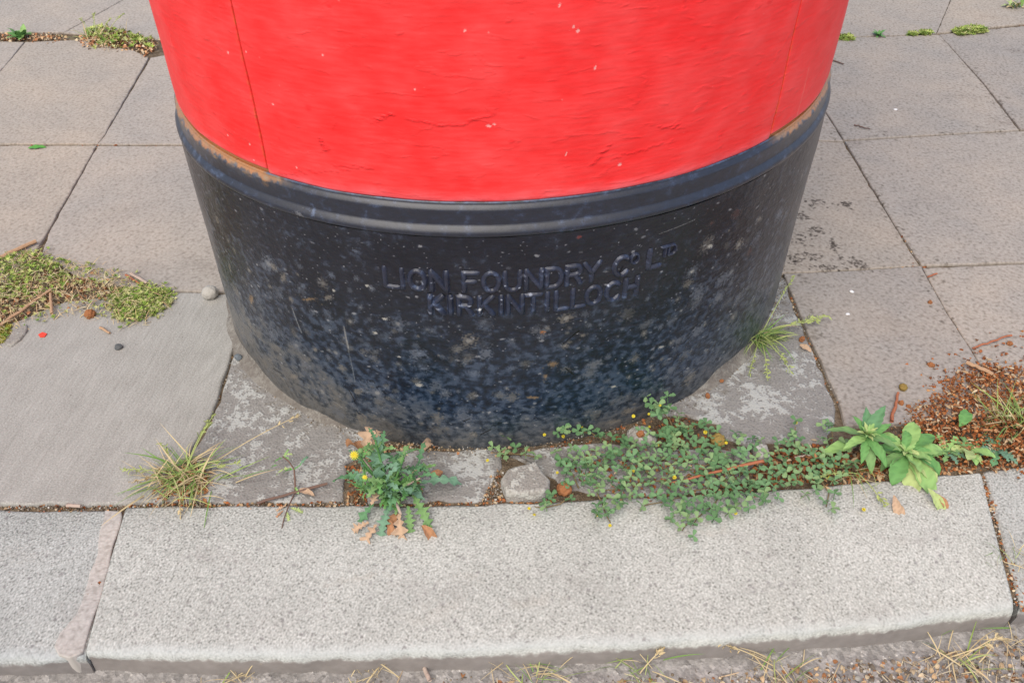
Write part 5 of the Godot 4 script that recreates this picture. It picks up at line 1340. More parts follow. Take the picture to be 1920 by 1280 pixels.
	var gp := PackedVector2Array([Vector2(-0.7251, 0.6710), Vector2(-0.4770, 0.6691), Vector2(-0.1590, 0.6618), Vector2(0.0775, 0.6562), Vector2(0.1638, 0.6532), Vector2(0.3029, 0.6393), Vector2(0.3910, 0.6313), Vector2(0.5076, 0.6163), Vector2(0.7343, 0.5699), Vector2(0.7295, 0.6554), Vector2(0.4894, 0.6820), Vector2(0.1666, 0.6979), Vector2(-0.4626, 0.7001), Vector2(-0.7039, 0.7009)])
	scatter("scrap", gut, gp, 2200, husk, mats.bits, tan_ + tan_ + gritc + [Color(0.36, 0.17, 0.08)], 0.003, 0.0085, -0.034, 0.006, 51, 0.004, 0.5)
	scatter("straw", gut, gp, 600, straw, mats.bits, [Color(0.52, 0.42, 0.28), Color(0.44, 0.33, 0.22), Color(0.6, 0.52, 0.38)], 0.010, 0.032, -0.033, 0.006, 52, 0.004, 0.2)
	scatter("grit", gut, gp, 2600, bit, mats.bits, gritc, 0.001, 0.0042, -0.034, 0.002, 53, 0.004, 1.0)
	for i in 7:
		var spot: Vector3 = [Vector3(-0.2585, -0.0320, 0.6525), Vector3(-0.1388, -0.0320, 0.6521), Vector3(0.0227, -0.0320, 0.6483), Vector3(0.1272, -0.0320, 0.6479), Vector3(0.2598, -0.0320, 0.6398), Vector3(0.4474, -0.0320, 0.6319), Vector3(0.5122, -0.0320, 0.6118)][i]
		var lab: String = ["dry straw tuft in the gutter at the left", "dry straw tuft in the gutter below the yellow-flowered weed", "yellowing grass tuft in the gutter below the broken lump", "greenish grass tuft in the gutter right of the middle", "tangle of pale dry grass in the gutter right of the middle", "sprawling dry grass in the gutter towards the right corner", "brown grass tuft in the gutter at the right edge"][i]
		var t := grass_tuft("gutter_grass", lab, spot, 22 + 5 * (i % 3), 0.02, 0.05, -170, 170, -5, 35, [0.95, 0.9, 0.6, 0.45, 0.75, 0.7, 0.85][i], 200 + i, 0.03, 0.014)
		if i in [0, 3, 4, 5]: seed_head(t, Vector3.ZERO, Vector3([0.02, 0, 0, 0.02, -0.055, 0.035, 0][i], 0.022, -0.012), 0.008, mats.straw, 220 + i)

func stone_bit() -> ArrayMesh:
	if shared.has("bit"): return shared.bit
	var m := SphereMesh.new()
	m.radius = 0.5; m.height = 0.8; m.radial_segments = 6; m.rings = 3
	var a := m.get_mesh_arrays()
	shared.bit = made(a[Mesh.ARRAY_VERTEX], a[Mesh.ARRAY_INDEX], PackedVector2Array(), PackedColorArray(), a[Mesh.ARRAY_NORMAL])
	return shared.bit


func weeds() -> void:
	sow_thistle()
	medick()
	grass_and_moss()
	rosettes()

func daisy(o: Node3D, at: Vector3, size: float, tilt: float, yaw: float) -> void:
	if not shared.has("daisy"):
		var parts := []
		var f := leaf_mesh(3, 0.3, 0.35, 0.2, 4, 4)
		for ring in 3:
			for k in 13:
				parts.append([f, turn(k * 27.7 + ring * 9.0, 12.0 + ring * 24.0, 0, 1.0 - ring * 0.27, Vector3.ZERO)])
		shared.daisy = join(parts)
	put("flower", shared.daisy, mats.yellow, o, turn(yaw, tilt, 0, size, at))

func sow_thistle() -> void:
	var r := rng(17)
	var o := base("sow_thistle", Vector3(-0.1345, 0.0000, 0.4638))
	tag(o, "bushy toothed weed with yellow flowers growing from the kerb joint", "weed")
	var lf := [leaf_mesh(1, 0.36, 0.8, 0.25, 1), leaf_mesh(1, 0.30, 1.2, 0.3, 2, 12, 0.5), leaf_mesh(1, 0.38, 0.5, 0.2, 3), leaf_mesh(1, 0.32, 1.6, 0.3, 4, 12, -0.5)]
	# stems: tip relative to the root
	var stems := [Vector3(-0.026, 0.058, -0.012), Vector3(-0.012, 0.078, -0.020), Vector3(0.018, 0.058, -0.014), Vector3(0.036, 0.040, 0.000), Vector3(-0.036, 0.034, 0.006), Vector3(0.0, 0.045, 0.012)]
	for i in stems.size():
		put("stem", tube(PackedVector3Array([Vector3(0, -0.008, 0), stems[i] * 0.45 + Vector3(0, 0.006, 0), stems[i]]), 0.0017, 0.0011, 6), mats.twig_pale if i % 3 == 0 else mats.rosette_a, o)
	for k in 120:
		var st: Vector3 = stems[k % stems.size()]
		var f := r.randf_range(0.08, 1.0)
		var q := st * f + Vector3(0, 0.003, 0)
		var yaw := k * 137.5 + r.randfn(0, 22)
		var l := r.randf_range(0.014, 0.040) * (1.12 - 0.45 * f)
		var m: StandardMaterial3D = [mats.thistle_a, mats.thistle_b, mats.thistle_c, mats.medick_b, mats.rosette_a, mats.dead_pale if k % 3 == 0 else mats.thistle_a][r.randi() % 6]
		put("leaf", lf[r.randi() % 4], m, o, turn(yaw, r.randf_range(-5, 40) + 30 * f, r.randfn(0, 22), l, q))
	# the leaves that stand out
	for e in [[Vector3(-0.1452, 0.0300, 0.4630), 178, 66, 0.056, "thistle_c", 2], [Vector3(-0.1449, 0.0280, 0.4577), 30, 12, 0.030, "thistle_c", 2], [Vector3(-0.1005, 0.0150, 0.4508), 97, 12, 0.050, "thistle_c", 1], [Vector3(-0.1605, 0.0160, 0.4480), -95, 14, 0.046, "thistle_a", 1], [Vector3(-0.1594, 0.0300, 0.4443), -130, 30, 0.034, "thistle_c", 2], [Vector3(-0.1079, 0.0140, 0.4686), 32, -6, 0.046, "thistle_b", 0], [Vector3(-0.1127, 0.0120, 0.4816), 10, -14, 0.036, "thistle_b", 0], [Vector3(-0.1339, 0.0140, 0.4832), -12, -14, 0.040, "thistle_c", 0], [Vector3(-0.1515, 0.0100, 0.4767), -40, -10, 0.036, "thistle_a", 3], [Vector3(-0.1191, 0.0220, 0.4375), 70, 35, 0.034, "thistle_a", 0], [Vector3(-0.1127, 0.0200, 0.4435), 110, 20, 0.032, "thistle_b", 2], [Vector3(-0.1062, 0.0120, 0.4212), 165, 50, 0.03, "thistle_a", 1]]:
		put("leaf", lf[e[5]], mats[e[4]], o, turn(e[1], e[2], 0, e[3], e[0] - o.position))
	for e in [[Vector3(-0.1625, 0.0300, 0.4304), 178, 66, 0.046, "dead_pale"], [Vector3(-0.1654, 0.0260, 0.4301), -145, 50, 0.038, "dead_leaf"], [Vector3(-0.1620, 0.0160, 0.4089), 150, 60, 0.034, "dead_pale"], [Vector3(-0.1215, 0.0120, 0.4924), 8, -12, 0.040, "dead_pale"], [Vector3(-0.1318, 0.0080, 0.4965), 20, -8, 0.024, "dead_leaf"], [Vector3(-0.1458, 0.0060, 0.5021), -30, -4, 0.030, "dead_pale"], [Vector3(-0.1549, 0.0060, 0.4986), -60, 0, 0.026, "dead_pale"], [Vector3(-0.0968, 0.0060, 0.5019), 50, 0, 0.026, "dead_leaf"], [Vector3(-0.0928, 0.0120, 0.4368), 100, 20, 0.018, "dead_leaf"], [Vector3(-0.1159, 0.0120, 0.4484), 80, 10, 0.024, "dead_leaf"], [Vector3(-0.1246, 0.0060, 0.4843), -20, 0, 0.03, "dead_leaf"], [Vector3(-0.1054, 0.0060, 0.4000), 150, 40, 0.024, "dead_pale"]]:
		put("dead_leaf", leaf_mesh(1, 0.42, 1.9, 0.7, 5 + r.randi() % 3) if r.randf() < 0.6 else leaf_mesh(4, 0.4, 2.2, 0.8, 5 + r.randi() % 3, 12, 0.8), mats[e[4]], o, turn(e[1], e[2], r.randfn(0, 25), e[3], e[0] - o.position))
	put("stem", tube(PackedVector3Array([Vector3(-0.1375, 0.0200, 0.4624) - o.position, Vector3(-0.1270, 0.0200, 0.4770) - o.position, Vector3(-0.1192, 0.0120, 0.4923) - o.position]), 0.0019, 0.0016, 6), mats.twig_pale, o)
	for e in [[Vector3(-0.1644, 0.0840, 0.4704), 0.0056, -44, 0], [Vector3(-0.1519, 0.0720, 0.4904), 0.0034, -40, -15]]:
		put("flower_stem", tube(PackedVector3Array([stems[0] * 0.5, (e[0] - o.position + stems[0]) * 0.5 + Vector3(0, 0.002, 0), e[0] - o.position]), 0.0010, 0.0012, 5), mats.rosette_a, o)
		put("bud", bead(0.0030), mats.rosette_a, o, Transform3D(Basis(), e[0] - o.position - Vector3(0, 0.0022, 0)))
		daisy(o, e[0] - o.position + Vector3(0, 0.0008, 0), e[1], e[2], e[3])
	put("bud", bead(0.0034), mats.thistle_b, o, Transform3D(Basis(), Vector3(-0.1634, 0.0640, 0.4464) - o.position))
	put("bud", bead(0.0030), mats.thistle_b, o, Transform3D(Basis(), Vector3(-0.1532, 0.0660, 0.4519) - o.position))

	# the thin weed left of it
	var w := base("spindly_weed", Vector3(-0.2445, 0.0000, 0.4583))
	tag(w, "thin upright weed with few leaves between the grass and the yellow-flowered weed", "weed")
	var top: Vector3 = Vector3(-0.2646, 0.0120, 0.4124) - w.position + Vector3(0, 0.002, 0)
	var mid: Vector3 = Vector3(-0.2481, 0.0120, 0.4297) - w.position
	put("stem", tube(PackedVector3Array([Vector3(0, -0.004, 0), Vector3(-0.2446, 0.0060, 0.4464) - w.position, mid, Vector3(-0.2559, 0.0140, 0.4196) - w.position, top]), 0.0013, 0.0008, 5), mats.twig_dark, w)
	put("stem", tube(PackedVector3Array([mid, Vector3(-0.2420, 0.0140, 0.4251) - w.position, Vector3(-0.2386, 0.0160, 0.4157) - w.position]), 0.0008, 0.0005, 5), mats.rosette_a, w)
	for e in [[Vector3(-0.2481, 0.0120, 0.4297), -80, 10, 0.014, "leaf_green"], [Vector3(-0.2523, 0.0120, 0.4274), -70, 5, 0.02, "rosette_c"], [Vector3(-0.2414, 0.0140, 0.4251), 150, 25, 0.016, "thistle_c"], [Vector3(-0.2556, 0.0130, 0.4164), -120, 20, 0.012, "rosette_b"], [Vector3(-0.2624, 0.0140, 0.4124), 160, 30, 0.012, "rosette_b"], [Vector3(-0.2639, 0.0140, 0.4141), -60, 10, 0.012, "leaf_green"], [Vector3(-0.2639, 0.0140, 0.4108), 100, 20, 0.012, "rosette_c"], [Vector3(-0.2447, 0.0040, 0.4479), 30, 20, 0.014, "rosette_b"], [Vector3(-0.2684, 0.0120, 0.4235), -80, 0, 0.010, "leaf_green"]]:
		put("leaf", lf[1], mats[e[4]], w, turn(e[1], e[2], 0, e[3], e[0] - w.position))
	put("root", tube(PackedVector3Array([Vector3(0, 0.002, 0), Vector3(-0.2470, 0.0030, 0.4754) - w.position, Vector3(-0.2488, 0.0020, 0.4904) - w.position, Vector3(-0.2488, 0.0010, 0.5024) - w.position]), 0.0009, 0.0005, 5), mats.twig_dark, w)
	for e in [[Vector3(-0.2441, 0.0020, 0.4761), 70, 5, 0.018, "rosette_c"], [Vector3(-0.2471, 0.0020, 0.4819), 20, 0, 0.014, "rosette_c"], [Vector3(-0.2506, 0.0020, 0.4732), -60, 0, 0.014, "dead_pale"], [Vector3(-0.2521, 0.0020, 0.4804), -40, 0, 0.012, "dead_leaf"]]:
		put("leaf", lf[0], mats[e[4]], w, turn(e[1], e[2], 0, e[3], e[0] - w.position))

func medick() -> void:
	var r := rng(23)
	var o := base("medick_mat", Vector3(0.2096, 0.0000, 0.4335))
	tag(o, "mat of small three-leaved medick with yellow flower heads spreading over the kerb joint", "clover")
	var core := PackedVector2Array([Vector2(0.0793, 0.4087), Vector2(0.1059, 0.3881), Vector2(0.1532, 0.3904), Vector2(0.2111, 0.3851), Vector2(0.2396, 0.3680), Vector2(0.2607, 0.3916), Vector2(0.2743, 0.4175), Vector2(0.3174, 0.4189), Vector2(0.3599, 0.4107), Vector2(0.3641, 0.4289), Vector2(0.3230, 0.4453), Vector2(0.2855, 0.4635), Vector2(0.2573, 0.4840), Vector2(0.2173, 0.4941), Vector2(0.1848, 0.4771), Vector2(0.1566, 0.4655), Vector2(0.1159, 0.4530), Vector2(0.0870, 0.4340)])
	var thin := PackedVector2Array([Vector2(0.0508, 0.4185), Vector2(0.0841, 0.3815), Vector2(0.1428, 0.3685), Vector2(0.2151, 0.3595), Vector2(0.2492, 0.3506), Vector2(0.2958, 0.3763), Vector2(0.3807, 0.3927), Vector2(0.4110, 0.4169), Vector2(0.3647, 0.4482), Vector2(0.3056, 0.4671), Vector2(0.2658, 0.4854), Vector2(0.1994, 0.4963), Vector2(0.1430, 0.4802), Vector2(0.1026, 0.4680), Vector2(0.0619, 0.4457)])
	var placed: Array[Vector2] = []
	var tries := 0
	while placed.size() < 232 and tries < 9000:
		tries += 1
		var poly: PackedVector2Array = core if tries % 5 != 0 else thin
		var lo := poly[0]; var hi := poly[0]
		for q in poly:
			lo = lo.min(q); hi = hi.max(q)
		var q := Vector2(r.randf_range(lo.x, hi.x), r.randf_range(lo.y, hi.y))
		if not Geometry2D.is_point_in_polygon(q, poly): continue
		var ok := true
		for p in placed:
			if p.distance_to(q) < 0.0080: ok = false; break
		if not ok: continue
		placed.append(q)
		medick_leaf(o, Vector3(q.x, 0.001 + 0.006 * r.randf(), q.y), r.randf_range(0.0088, 0.0125), r.randf() * 360, r)
	for e in [[Vector3(0.2712, 0.0000, 0.4175), Vector3(0.1036, 0.0040, 0.4525), 1], [Vector3(0.2726, 0.0000, 0.4254), Vector3(0.0819, 0.0040, 0.4137), 2], [Vector3(0.2680, 0.0000, 0.4175), Vector3(0.1396, 0.0030, 0.3963), 3], [Vector3(0.2734, 0.0000, 0.4215), Vector3(0.1986, 0.0030, 0.4985), 4], [Vector3(0.2849, 0.0000, 0.4254), Vector3(0.3652, 0.0040, 0.4322), 5], [Vector3(0.2587, 0.0000, 0.4333), Vector3(0.1430, 0.0030, 0.4774), 6], [Vector3(0.2672, 0.0000, 0.4215), Vector3(0.2368, 0.0040, 0.3801), 7]]:
		var pts := wavy(e[0] - o.position + Vector3(0, 0.002, 0), e[1] - o.position, 9, 0.003, e[2])
		put("stem", tube(pts, 0.0009, 0.0006, 5), mats.stem, o)
	for q in [Vector3(0.1120, 0.0100, 0.3885), Vector3(0.1405, 0.0100, 0.4287), Vector3(0.1406, 0.0100, 0.4388), Vector3(0.2328, 0.0120, 0.3703), Vector3(0.1867, 0.0080, 0.4362), Vector3(0.2467, 0.0080, 0.4857), Vector3(0.1736, 0.0080, 0.3873), Vector3(0.2558, 0.0080, 0.3836)]:
		medick_flower(o, q, r)

	# shoots that one can tell apart
	medick_sprig("medick shoot climbing up the right front of the black foot", [Vector3(0.2055, 0.0030, 0.3977), Vector3(0.1986, 0.0060, 0.3693), Vector3(0.1929, 0.0100, 0.3468), Vector3(0.1824, 0.0200, 0.3430), Vector3(0.1713, 0.0340, 0.3564)], 26, 0.0105, [Vector3(0.1783, 0.0360, 0.3495), Vector3(0.1637, 0.0340, 0.3617), Vector3(0.1457, 0.0300, 0.3614), Vector3(0.1659, 0.0160, 0.3656)], 1, 0.010)
	medick_sprig("medick shoot lying along the bottom edge of the black foot", [Vector3(0.1159, 0.0030, 0.3798), Vector3(0.0972, 0.0080, 0.3690), Vector3(0.0777, 0.0120, 0.3693), Vector3(0.0553, 0.0120, 0.3694), Vector3(0.0393, 0.0100, 0.3736)], 14, 0.0095, [Vector3(0.0397, 0.0140, 0.3772), Vector3(0.0623, 0.0080, 0.3743), Vector3(0.0843, 0.0140, 0.3642)], 2, 0.007)
	medick_sprig("medick shoot reaching left over the cracked concrete to the lump", [Vector3(0.0324, 0.0040, 0.4042), Vector3(0.0137, 0.0040, 0.3994), Vector3(-0.0052, 0.0040, 0.3978), Vector3(-0.0209, 0.0040, 0.3963)], 7, 0.0100, [Vector3(-0.0253, 0.0080, 0.3932), Vector3(-0.0275, 0.0050, 0.4094)], 3, 0.006)
	medick_sprig("medick shoot hanging onto the kerb right of the broken lump", [Vector3(0.0704, 0.0030, 0.4556), Vector3(0.0547, 0.0040, 0.4712), Vector3(0.0367, 0.0040, 0.4764), Vector3(0.0267, 0.0040, 0.4750)], 6, 0.0095, [Vector3(0.0259, 0.0040, 0.4858), Vector3(0.0201, 0.0060, 0.4787)], 4, 0.008)
	medick_sprig("medick shoot lying lowest on the kerb top, below the mat", [Vector3(0.1997, 0.0030, 0.4914), Vector3(0.1899, 0.0030, 0.4985), Vector3(0.1859, 0.0030, 0.5055)], 7, 0.0095, [], 5, 0.010)
	medick_sprig("medick shoot over the kerb edge with two yellow heads", [Vector3(0.0974, 0.0030, 0.4555), Vector3(0.1021, 0.0040, 0.4710), Vector3(0.1046, 0.0030, 0.4847), Vector3(0.1090, 0.0030, 0.4953)], 11, 0.0095, [Vector3(0.1079, 0.0040, 0.4996), Vector3(0.0949, 0.0050, 0.4870)], 6, 0.008)
	medick_sprig("small medick shoot on the pale concrete between mat and rosette", [Vector3(0.3363, 0.0030, 0.3955), Vector3(0.3395, 0.0050, 0.3763), Vector3(0.3448, 0.0080, 0.3575)], 8, 0.0095, [Vector3(0.3454, 0.0120, 0.3542)], 7, 0.006)
	medick_sprig("medick shoot among the scales left of the big rosette", [Vector3(0.3615, 0.0040, 0.4125), Vector3(0.3750, 0.0050, 0.3970), Vector3(0.3850, 0.0060, 0.3770), Vector3(0.3899, 0.0060, 0.3554)], 12, 0.0100, [Vector3(0.3610, 0.0080, 0.4174), Vector3(0.3646, 0.0060, 0.4346)], 8, 0.010)
	medick_sprig("medick shoot trailing onto the kerb below the scales", [Vector3(0.3554, 0.0030, 0.4353), Vector3(0.3591, 0.0030, 0.4543), Vector3(0.3509, 0.0030, 0.4729)], 8, 0.0095, [Vector3(0.3907, 0.0040, 0.4771)], 9, 0.012)
	medick_sprig("medick shoot left of the mat near the brown seed ball", [Vector3(0.0768, 0.0030, 0.4480), Vector3(0.0717, 0.0040, 0.4296), Vector3(0.0632, 0.0040, 0.4138), Vector3(0.0545, 0.0050, 0.3984)], 9, 0.0098, [Vector3(0.0531, 0.0080, 0.4298)], 10, 0.010)

func grass_and_moss() -> void:
	# the tuft left of the middle
	var a := grass_tuft("grass_tuft", "straggling green and straw-coloured grass tuft at the kerb joint, left of the yellow-flowered weed", Vector3(-0.3754, 0.0000, 0.4345), 190, 0.02, 0.066, -150, 140, 2, 42, 0.42, 301, 0.033, 0.020)
	var root := a.position
	for e in [[Vector3(-0.3629, 0.0200, 0.3631), 0], [Vector3(-0.3568, 0.0240, 0.3538), 1], [Vector3(-0.4288, 0.0100, 0.4482), 2], [Vector3(-0.4477, 0.0100, 0.4289), 3], [Vector3(-0.3120, 0.0120, 0.4206), 4], [Vector3(-0.4128, 0.0140, 0.3919), 5]]:
		seed_head(a, Vector3(0, 0.004, 0), e[0] - root, 0.010, mats.grass_c if e[1] != 2 else mats.straw, 310 + e[1])
	seed_head(a, Vector3(0.012, 0.004, 0), Vector3(-0.2580, 0.0120, 0.3446) - root, 0.012, mats.straw, 320, 8)
	seed_head(a, Vector3(0.0, 0.004, 0.01), Vector3(-0.3620, 0.0030, 0.4902) - root, 0.006, mats.straw, 321, 12)
	scatter("thatch", a, PackedVector2Array([Vector2(-0.035, -0.006), Vector2(0.0, -0.03), Vector2(0.03, -0.02), Vector2(0.034, 0.01), Vector2(0.0, 0.026), Vector2(-0.03, 0.024)]), 240, leaf_mesh(3, 0.05, 1.6, 0.2, 34, 6), mats.bits, [Color(0.46, 0.28, 0.15), Color(0.52, 0.38, 0.22), Color(0.36, 0.17, 0.08)], 0.008, 0.024, 0.001, 0.016, 330, 0.004, 0.5)
	scatter("bud_scales", a, PackedVector2Array([Vector2(-0.04, 0.004), Vector2(0.02, -0.02), Vector2(0.03, 0.012), Vector2(0.02, 0.028), Vector2(-0.035, 0.028)]), 260, leaf_mesh(4, 0.62, 1.6, 0.35, 31, 5), mats.bits, [Color(0.36, 0.13, 0.05), Color(0.42, 0.2, 0.09)], 0.004, 0.007, 0.0, 0.006, 331, 0.005, 0.6)
	# the tuft right of the foot
	var b := grass_tuft("grass_tuft", "fresh green grass tuft growing from the right side of the black foot", Vector3(0.3392, 0.0000, 0.1859), 120, 0.026, 0.062, -45, 118, 2, 50, 0.05, 302, 0.034, 0.009)
	root = b.position
	for e in [[Vector3(0.4441, 0.0120, 0.1517), 0], [Vector3(0.4308, 0.0100, 0.1586), 1], [Vector3(0.4113, 0.0160, 0.1704), 2], [Vector3(0.4058, 0.0300, 0.0871), 3], [Vector3(0.3309, 0.0060, 0.2740), 4], [Vector3(0.3649, 0.0060, 0.2619), 5], [Vector3(0.3093, 0.0060, 0.2622), 6]]:
		seed_head(b, Vector3(0.002, 0.004, 0), e[0] - root, 0.012, mats.grass_c, 340 + e[1], 18)
	# the clump at the right edge
	var c := grass_tuft("grass_tuft", "pale green grass clump in the heap of scales at the right edge", Vector3(0.6189, 0.0000, 0.3489), 44, 0.035, 0.075, -160, -20, 8, 55, 0.15, 303, 0.024, 0.012)
	for k in 26:
		pass
	grass_tuft("", "", Vector3.ZERO, 26, 0.03, 0.06, 100, 260, 20, 60, 0.2, 304, 0.024, 0.014, c)
	# wisps right of the medick
	var d := grass_tuft("grass_tuft", "wispy yellowish grass between the medick and the broad-leaved rosette", Vector3(0.4028, 0.0000, 0.4233), 22, 0.02, 0.05, -150, 130, 2, 25, 0.35, 305, 0.02, 0.016)
	seed_head(d, Vector3.ZERO, Vector3(-0.05, 0.01, 0.012), 0.008, mats.grass_c, 351)
	seed_head(d, Vector3.ZERO, Vector3(0.012, 0.006, 0.05), 0.006, mats.grass_c, 352)
	grass_tuft("grass_tuft", "low grass blades in the joint at the left of the broken kerb corner", Vector3(0.5324, 0.0000, 0.5389), 26, 0.012, 0.03, -170, 170, 0, 40, 0.7, 306, 0.04, 0.012)

	# moss on the left
	var blade := leaf_mesh(0, 0.34, 0.5, 0.3, 41, 4)
	var mp := []
	for k in 7: mp.append([blade, turn(k * 51.4, 38.0 + 18.0 * (k % 2), 0, 1.0 - 0.2 * (k % 2))])
	var sprig := join(mp)
	var greens := [Color(0.36, 0.46, 0.11), Color(0.26, 0.38, 0.08), Color(0.46, 0.52, 0.18), Color(0.50, 0.50, 0.24), Color(0.20, 0.31, 0.07)]
	var browns := [Color(0.60, 0.42, 0.26), Color(0.52, 0.30, 0.16), Color(0.40, 0.18, 0.09), Color(0.66, 0.54, 0.38)]
	var moss := base("moss_patch")
	tag(moss, "patch of green moss and dry grass filling the broken joint at the left", "moss", "", "stuff")
	var whole := PackedVector2Array([Vector2(-0.8254, 0.0276), Vector2(-0.7850, 0.0274), Vector2(-0.7665, -0.0032), Vector2(-0.7344, -0.0148), Vector2(-0.6764, 0.0158), Vector2(-0.6129, 0.0332), Vector2(-0.5657, 0.0529), Vector2(-0.5371, 0.0787), Vector2(-0.4983, 0.0848), Vector2(-0.4899, 0.1219), Vector2(-0.5060, 0.1493), Vector2(-0.5329, 0.1691), Vector2(-0.5697, 0.1497), Vector2(-0.6325, 0.1430), Vector2(-0.6735, 0.1526), Vector2(-0.6900, 0.1978), Vector2(-0.7197, 0.2406)])
	scatter("bud_scales", moss, whole, 1500, leaf_mesh(4, 0.62, 1.6, 0.35, 31, 5), mats.bits, browns, 0.004, 0.008, -0.006, 0.010, 401, 0.006, 0.6)
	scatter("straw", moss, whole, 1500, leaf_mesh(3, 0.05, 0.8, 0.2, 35, 5), mats.bits, [Color(0.56, 0.44, 0.26), Color(0.5, 0.34, 0.2), Color(0.6, 0.52, 0.34)], 0.008, 0.024, 0.004, 0.012, 402, 0.005, 0.3)
	scatter("moss", moss, PackedVector2Array([Vector2(-0.8057, 0.0673), Vector2(-0.7734, -0.0004), Vector2(-0.7266, -0.0063), Vector2(-0.6639, 0.0267), Vector2(-0.6611, 0.0534), Vector2(-0.6583, 0.0895), Vector2(-0.6966, 0.0997), Vector2(-0.7748, 0.1295)]), 560, sprig, mats.bits, greens, 0.0028, 0.0058, 0.004, 0.010, 403, 0.005, 0.4)
	scatter("moss", moss, PackedVector2Array([Vector2(-0.5864, 0.0941), Vector2(-0.5489, 0.0787), Vector2(-0.4980, 0.0861), Vector2(-0.4895, 0.1183), Vector2(-0.5060, 0.1493), Vector2(-0.5394, 0.1611), Vector2(-0.5738, 0.1284)]), 950, sprig, mats.bits, greens, 0.0026, 0.0052, 0.002, 0.009, 404, 0.005, 0.4)
	scatter("moss", moss, whole, 600, sprig, mats.bits, greens + [Color(0.40, 0.40, 0.17)], 0.0028, 0.0052, 0.003, 0.009, 405, 0.006, 0.4)
	scatter("moss", moss, PackedVector2Array([Vector2(-0.7316, 0.1870), Vector2(-0.6981, 0.1642), Vector2(-0.6903, 0.1812), Vector2(-0.7015, 0.2195)]), 140, sprig, mats.bits, [Color(0.34, 0.34, 0.06), Color(0.4, 0.38, 0.1)], 0.004, 0.007, 0.001, 0.005, 406, 0.005, 0.4)

	# far joints
	var far := base("far_joint_litter")
	tag(far, "rust-brown scales and straw in the far left joint of the paving", "plant litter", "", "stuff")
	scatter("scale", far, PackedVector2Array([Vector2(-1.2828, -0.8939), Vector2(-1.1548, -0.8885), Vector2(-1.0647, -0.8828), Vector2(-1.0390, -0.8446), Vector2(-1.1376, -0.8501), Vector2(-1.2605, -0.8490)]), 320, leaf_mesh(4, 0.62, 1.6, 0.35, 31, 5), mats.bits, browns, 0.005, 0.011, 0.0, 0.006, 411, 0.006, 0.6)
	scatter("scale", far, PackedVector2Array([Vector2(-1.0072, -0.8640), Vector2(-0.9721, -0.9367), Vector2(-0.9112, -0.8907), Vector2(-0.8298, -0.8528), Vector2(-0.8156, -0.8093), Vector2(-0.8197, -0.7671), Vector2(-0.8619, -0.8028), Vector2(-0.9223, -0.8022), Vector2(-0.9693, -0.8141)]), 620, leaf_mesh(4, 0.62, 1.6, 0.35, 31, 5), mats.bits, browns, 0.005, 0.012, 0.0, 0.010, 412, 0.008, 0.6)
	scatter("moss", far, PackedVector2Array([Vector2(-1.0148, -0.8832), Vector2(-0.9721, -0.9367), Vector2(-0.9135, -0.8972), Vector2(-0.8298, -0.8528), Vector2(-0.8237, -0.7789), Vector2(-0.8861, -0.8025), Vector2(-0.9511, -0.8142)]), 120, sprig, mats.bits, greens, 0.006, 0.012, 0.002, 0.012, 413, 0.008, 0.5)
	var w1 := base("small_weed", Vector3(-1.1461, 0.0000, -0.8691))
	tag(w1, "small bright green weed in the far joint at the left edge", "weed")
	var r := rng(61)
	for k in 26: put("leaf", leaf_mesh(0, 0.42, 0.6, 0.2, k % 3), [mats.rosette_a, mats.rosette_b, mats.thistle_b][k % 3], w1, turn(k * 137.5, r.randf_range(5, 65), 0, r.randf_range(0.018, 0.034), Vector3(r.randfn(0, 0.006), 0.002, r.randfn(0, 0.006))))
	var w2 := grass_tuft("grass_tuft", "withered yellowish grass tuft in the far joint beside the red shaft", Vector3(-0.9577, 0.0000, -0.8644), 54, 0.02, 0.06, -180, 180, 5, 60, 0.5, 307, 0.035, 0.026)
	for k in 4: seed_head(w2, Vector3(0.01 * k - 0.02, 0.004, 0), Vector3(-0.05 + 0.035 * k, 0.035 + 0.012 * (k % 2), -0.03), 0.01, mats.grass_c, 360 + k)
	var cushions := [[PackedVector2Array([Vector2(1.0465, -0.9213), Vector2(1.1009, -0.9486), Vector2(1.1355, -0.9455), Vector2(1.1201, -0.9153), Vector2(1.0563, -0.9016)]), 260, "green moss cushion in the far right joint, the largest"], [PackedVector2Array([Vector2(0.9688, -0.9173), Vector2(0.9930, -0.9208), Vector2(0.9855, -0.9010), Vector2(0.9615, -0.8975)]), 60, "small moss cushion in the far right joint, next to the slab corner"], [PackedVector2Array([Vector2(0.9399, -0.9071), Vector2(0.9563, -0.9106), Vector2(0.9515, -0.8974), Vector2(0.9351, -0.8940)]), 30, "smallest moss cushion in the far right joint"], [PackedVector2Array([Vector2(0.7689, -0.8925), Vector2(0.7991, -0.8928), Vector2(0.7897, -0.8701), Vector2(0.7588, -0.8667)]), 90, "moss cushion in the far joint touching the red shaft"]]
	for e in cushions:
		var m := scatter("moss_cushion", self, e[0], e[1], sprig, mats.bits, greens, 0.006, 0.012, 0.0, 0.012, 420, 0.004, 0.4)
		tag(m, e[2], "moss", "", "stuff")
	var w3 := base("small_weed", Vector3(0.8608, 0.0000, -0.8933))
	tag(w3, "tiny star-shaped weed in the far right joint", "weed")
	for k in 14: put("leaf", leaf_mesh(0, 0.4, 0.7, 0.2, k % 3), mats.rosette_a, w3, turn(k * 137.5, r.randf_range(5, 60), 0, r.randf_range(0.012, 0.022), Vector3(0, 0.002, 0)))
	var w4 := base("small_weed", Vector3(1.2629, 0.0000, -1.0856))
	tag(w4, "yellowish weed in the far right corner of the pavement", "weed")
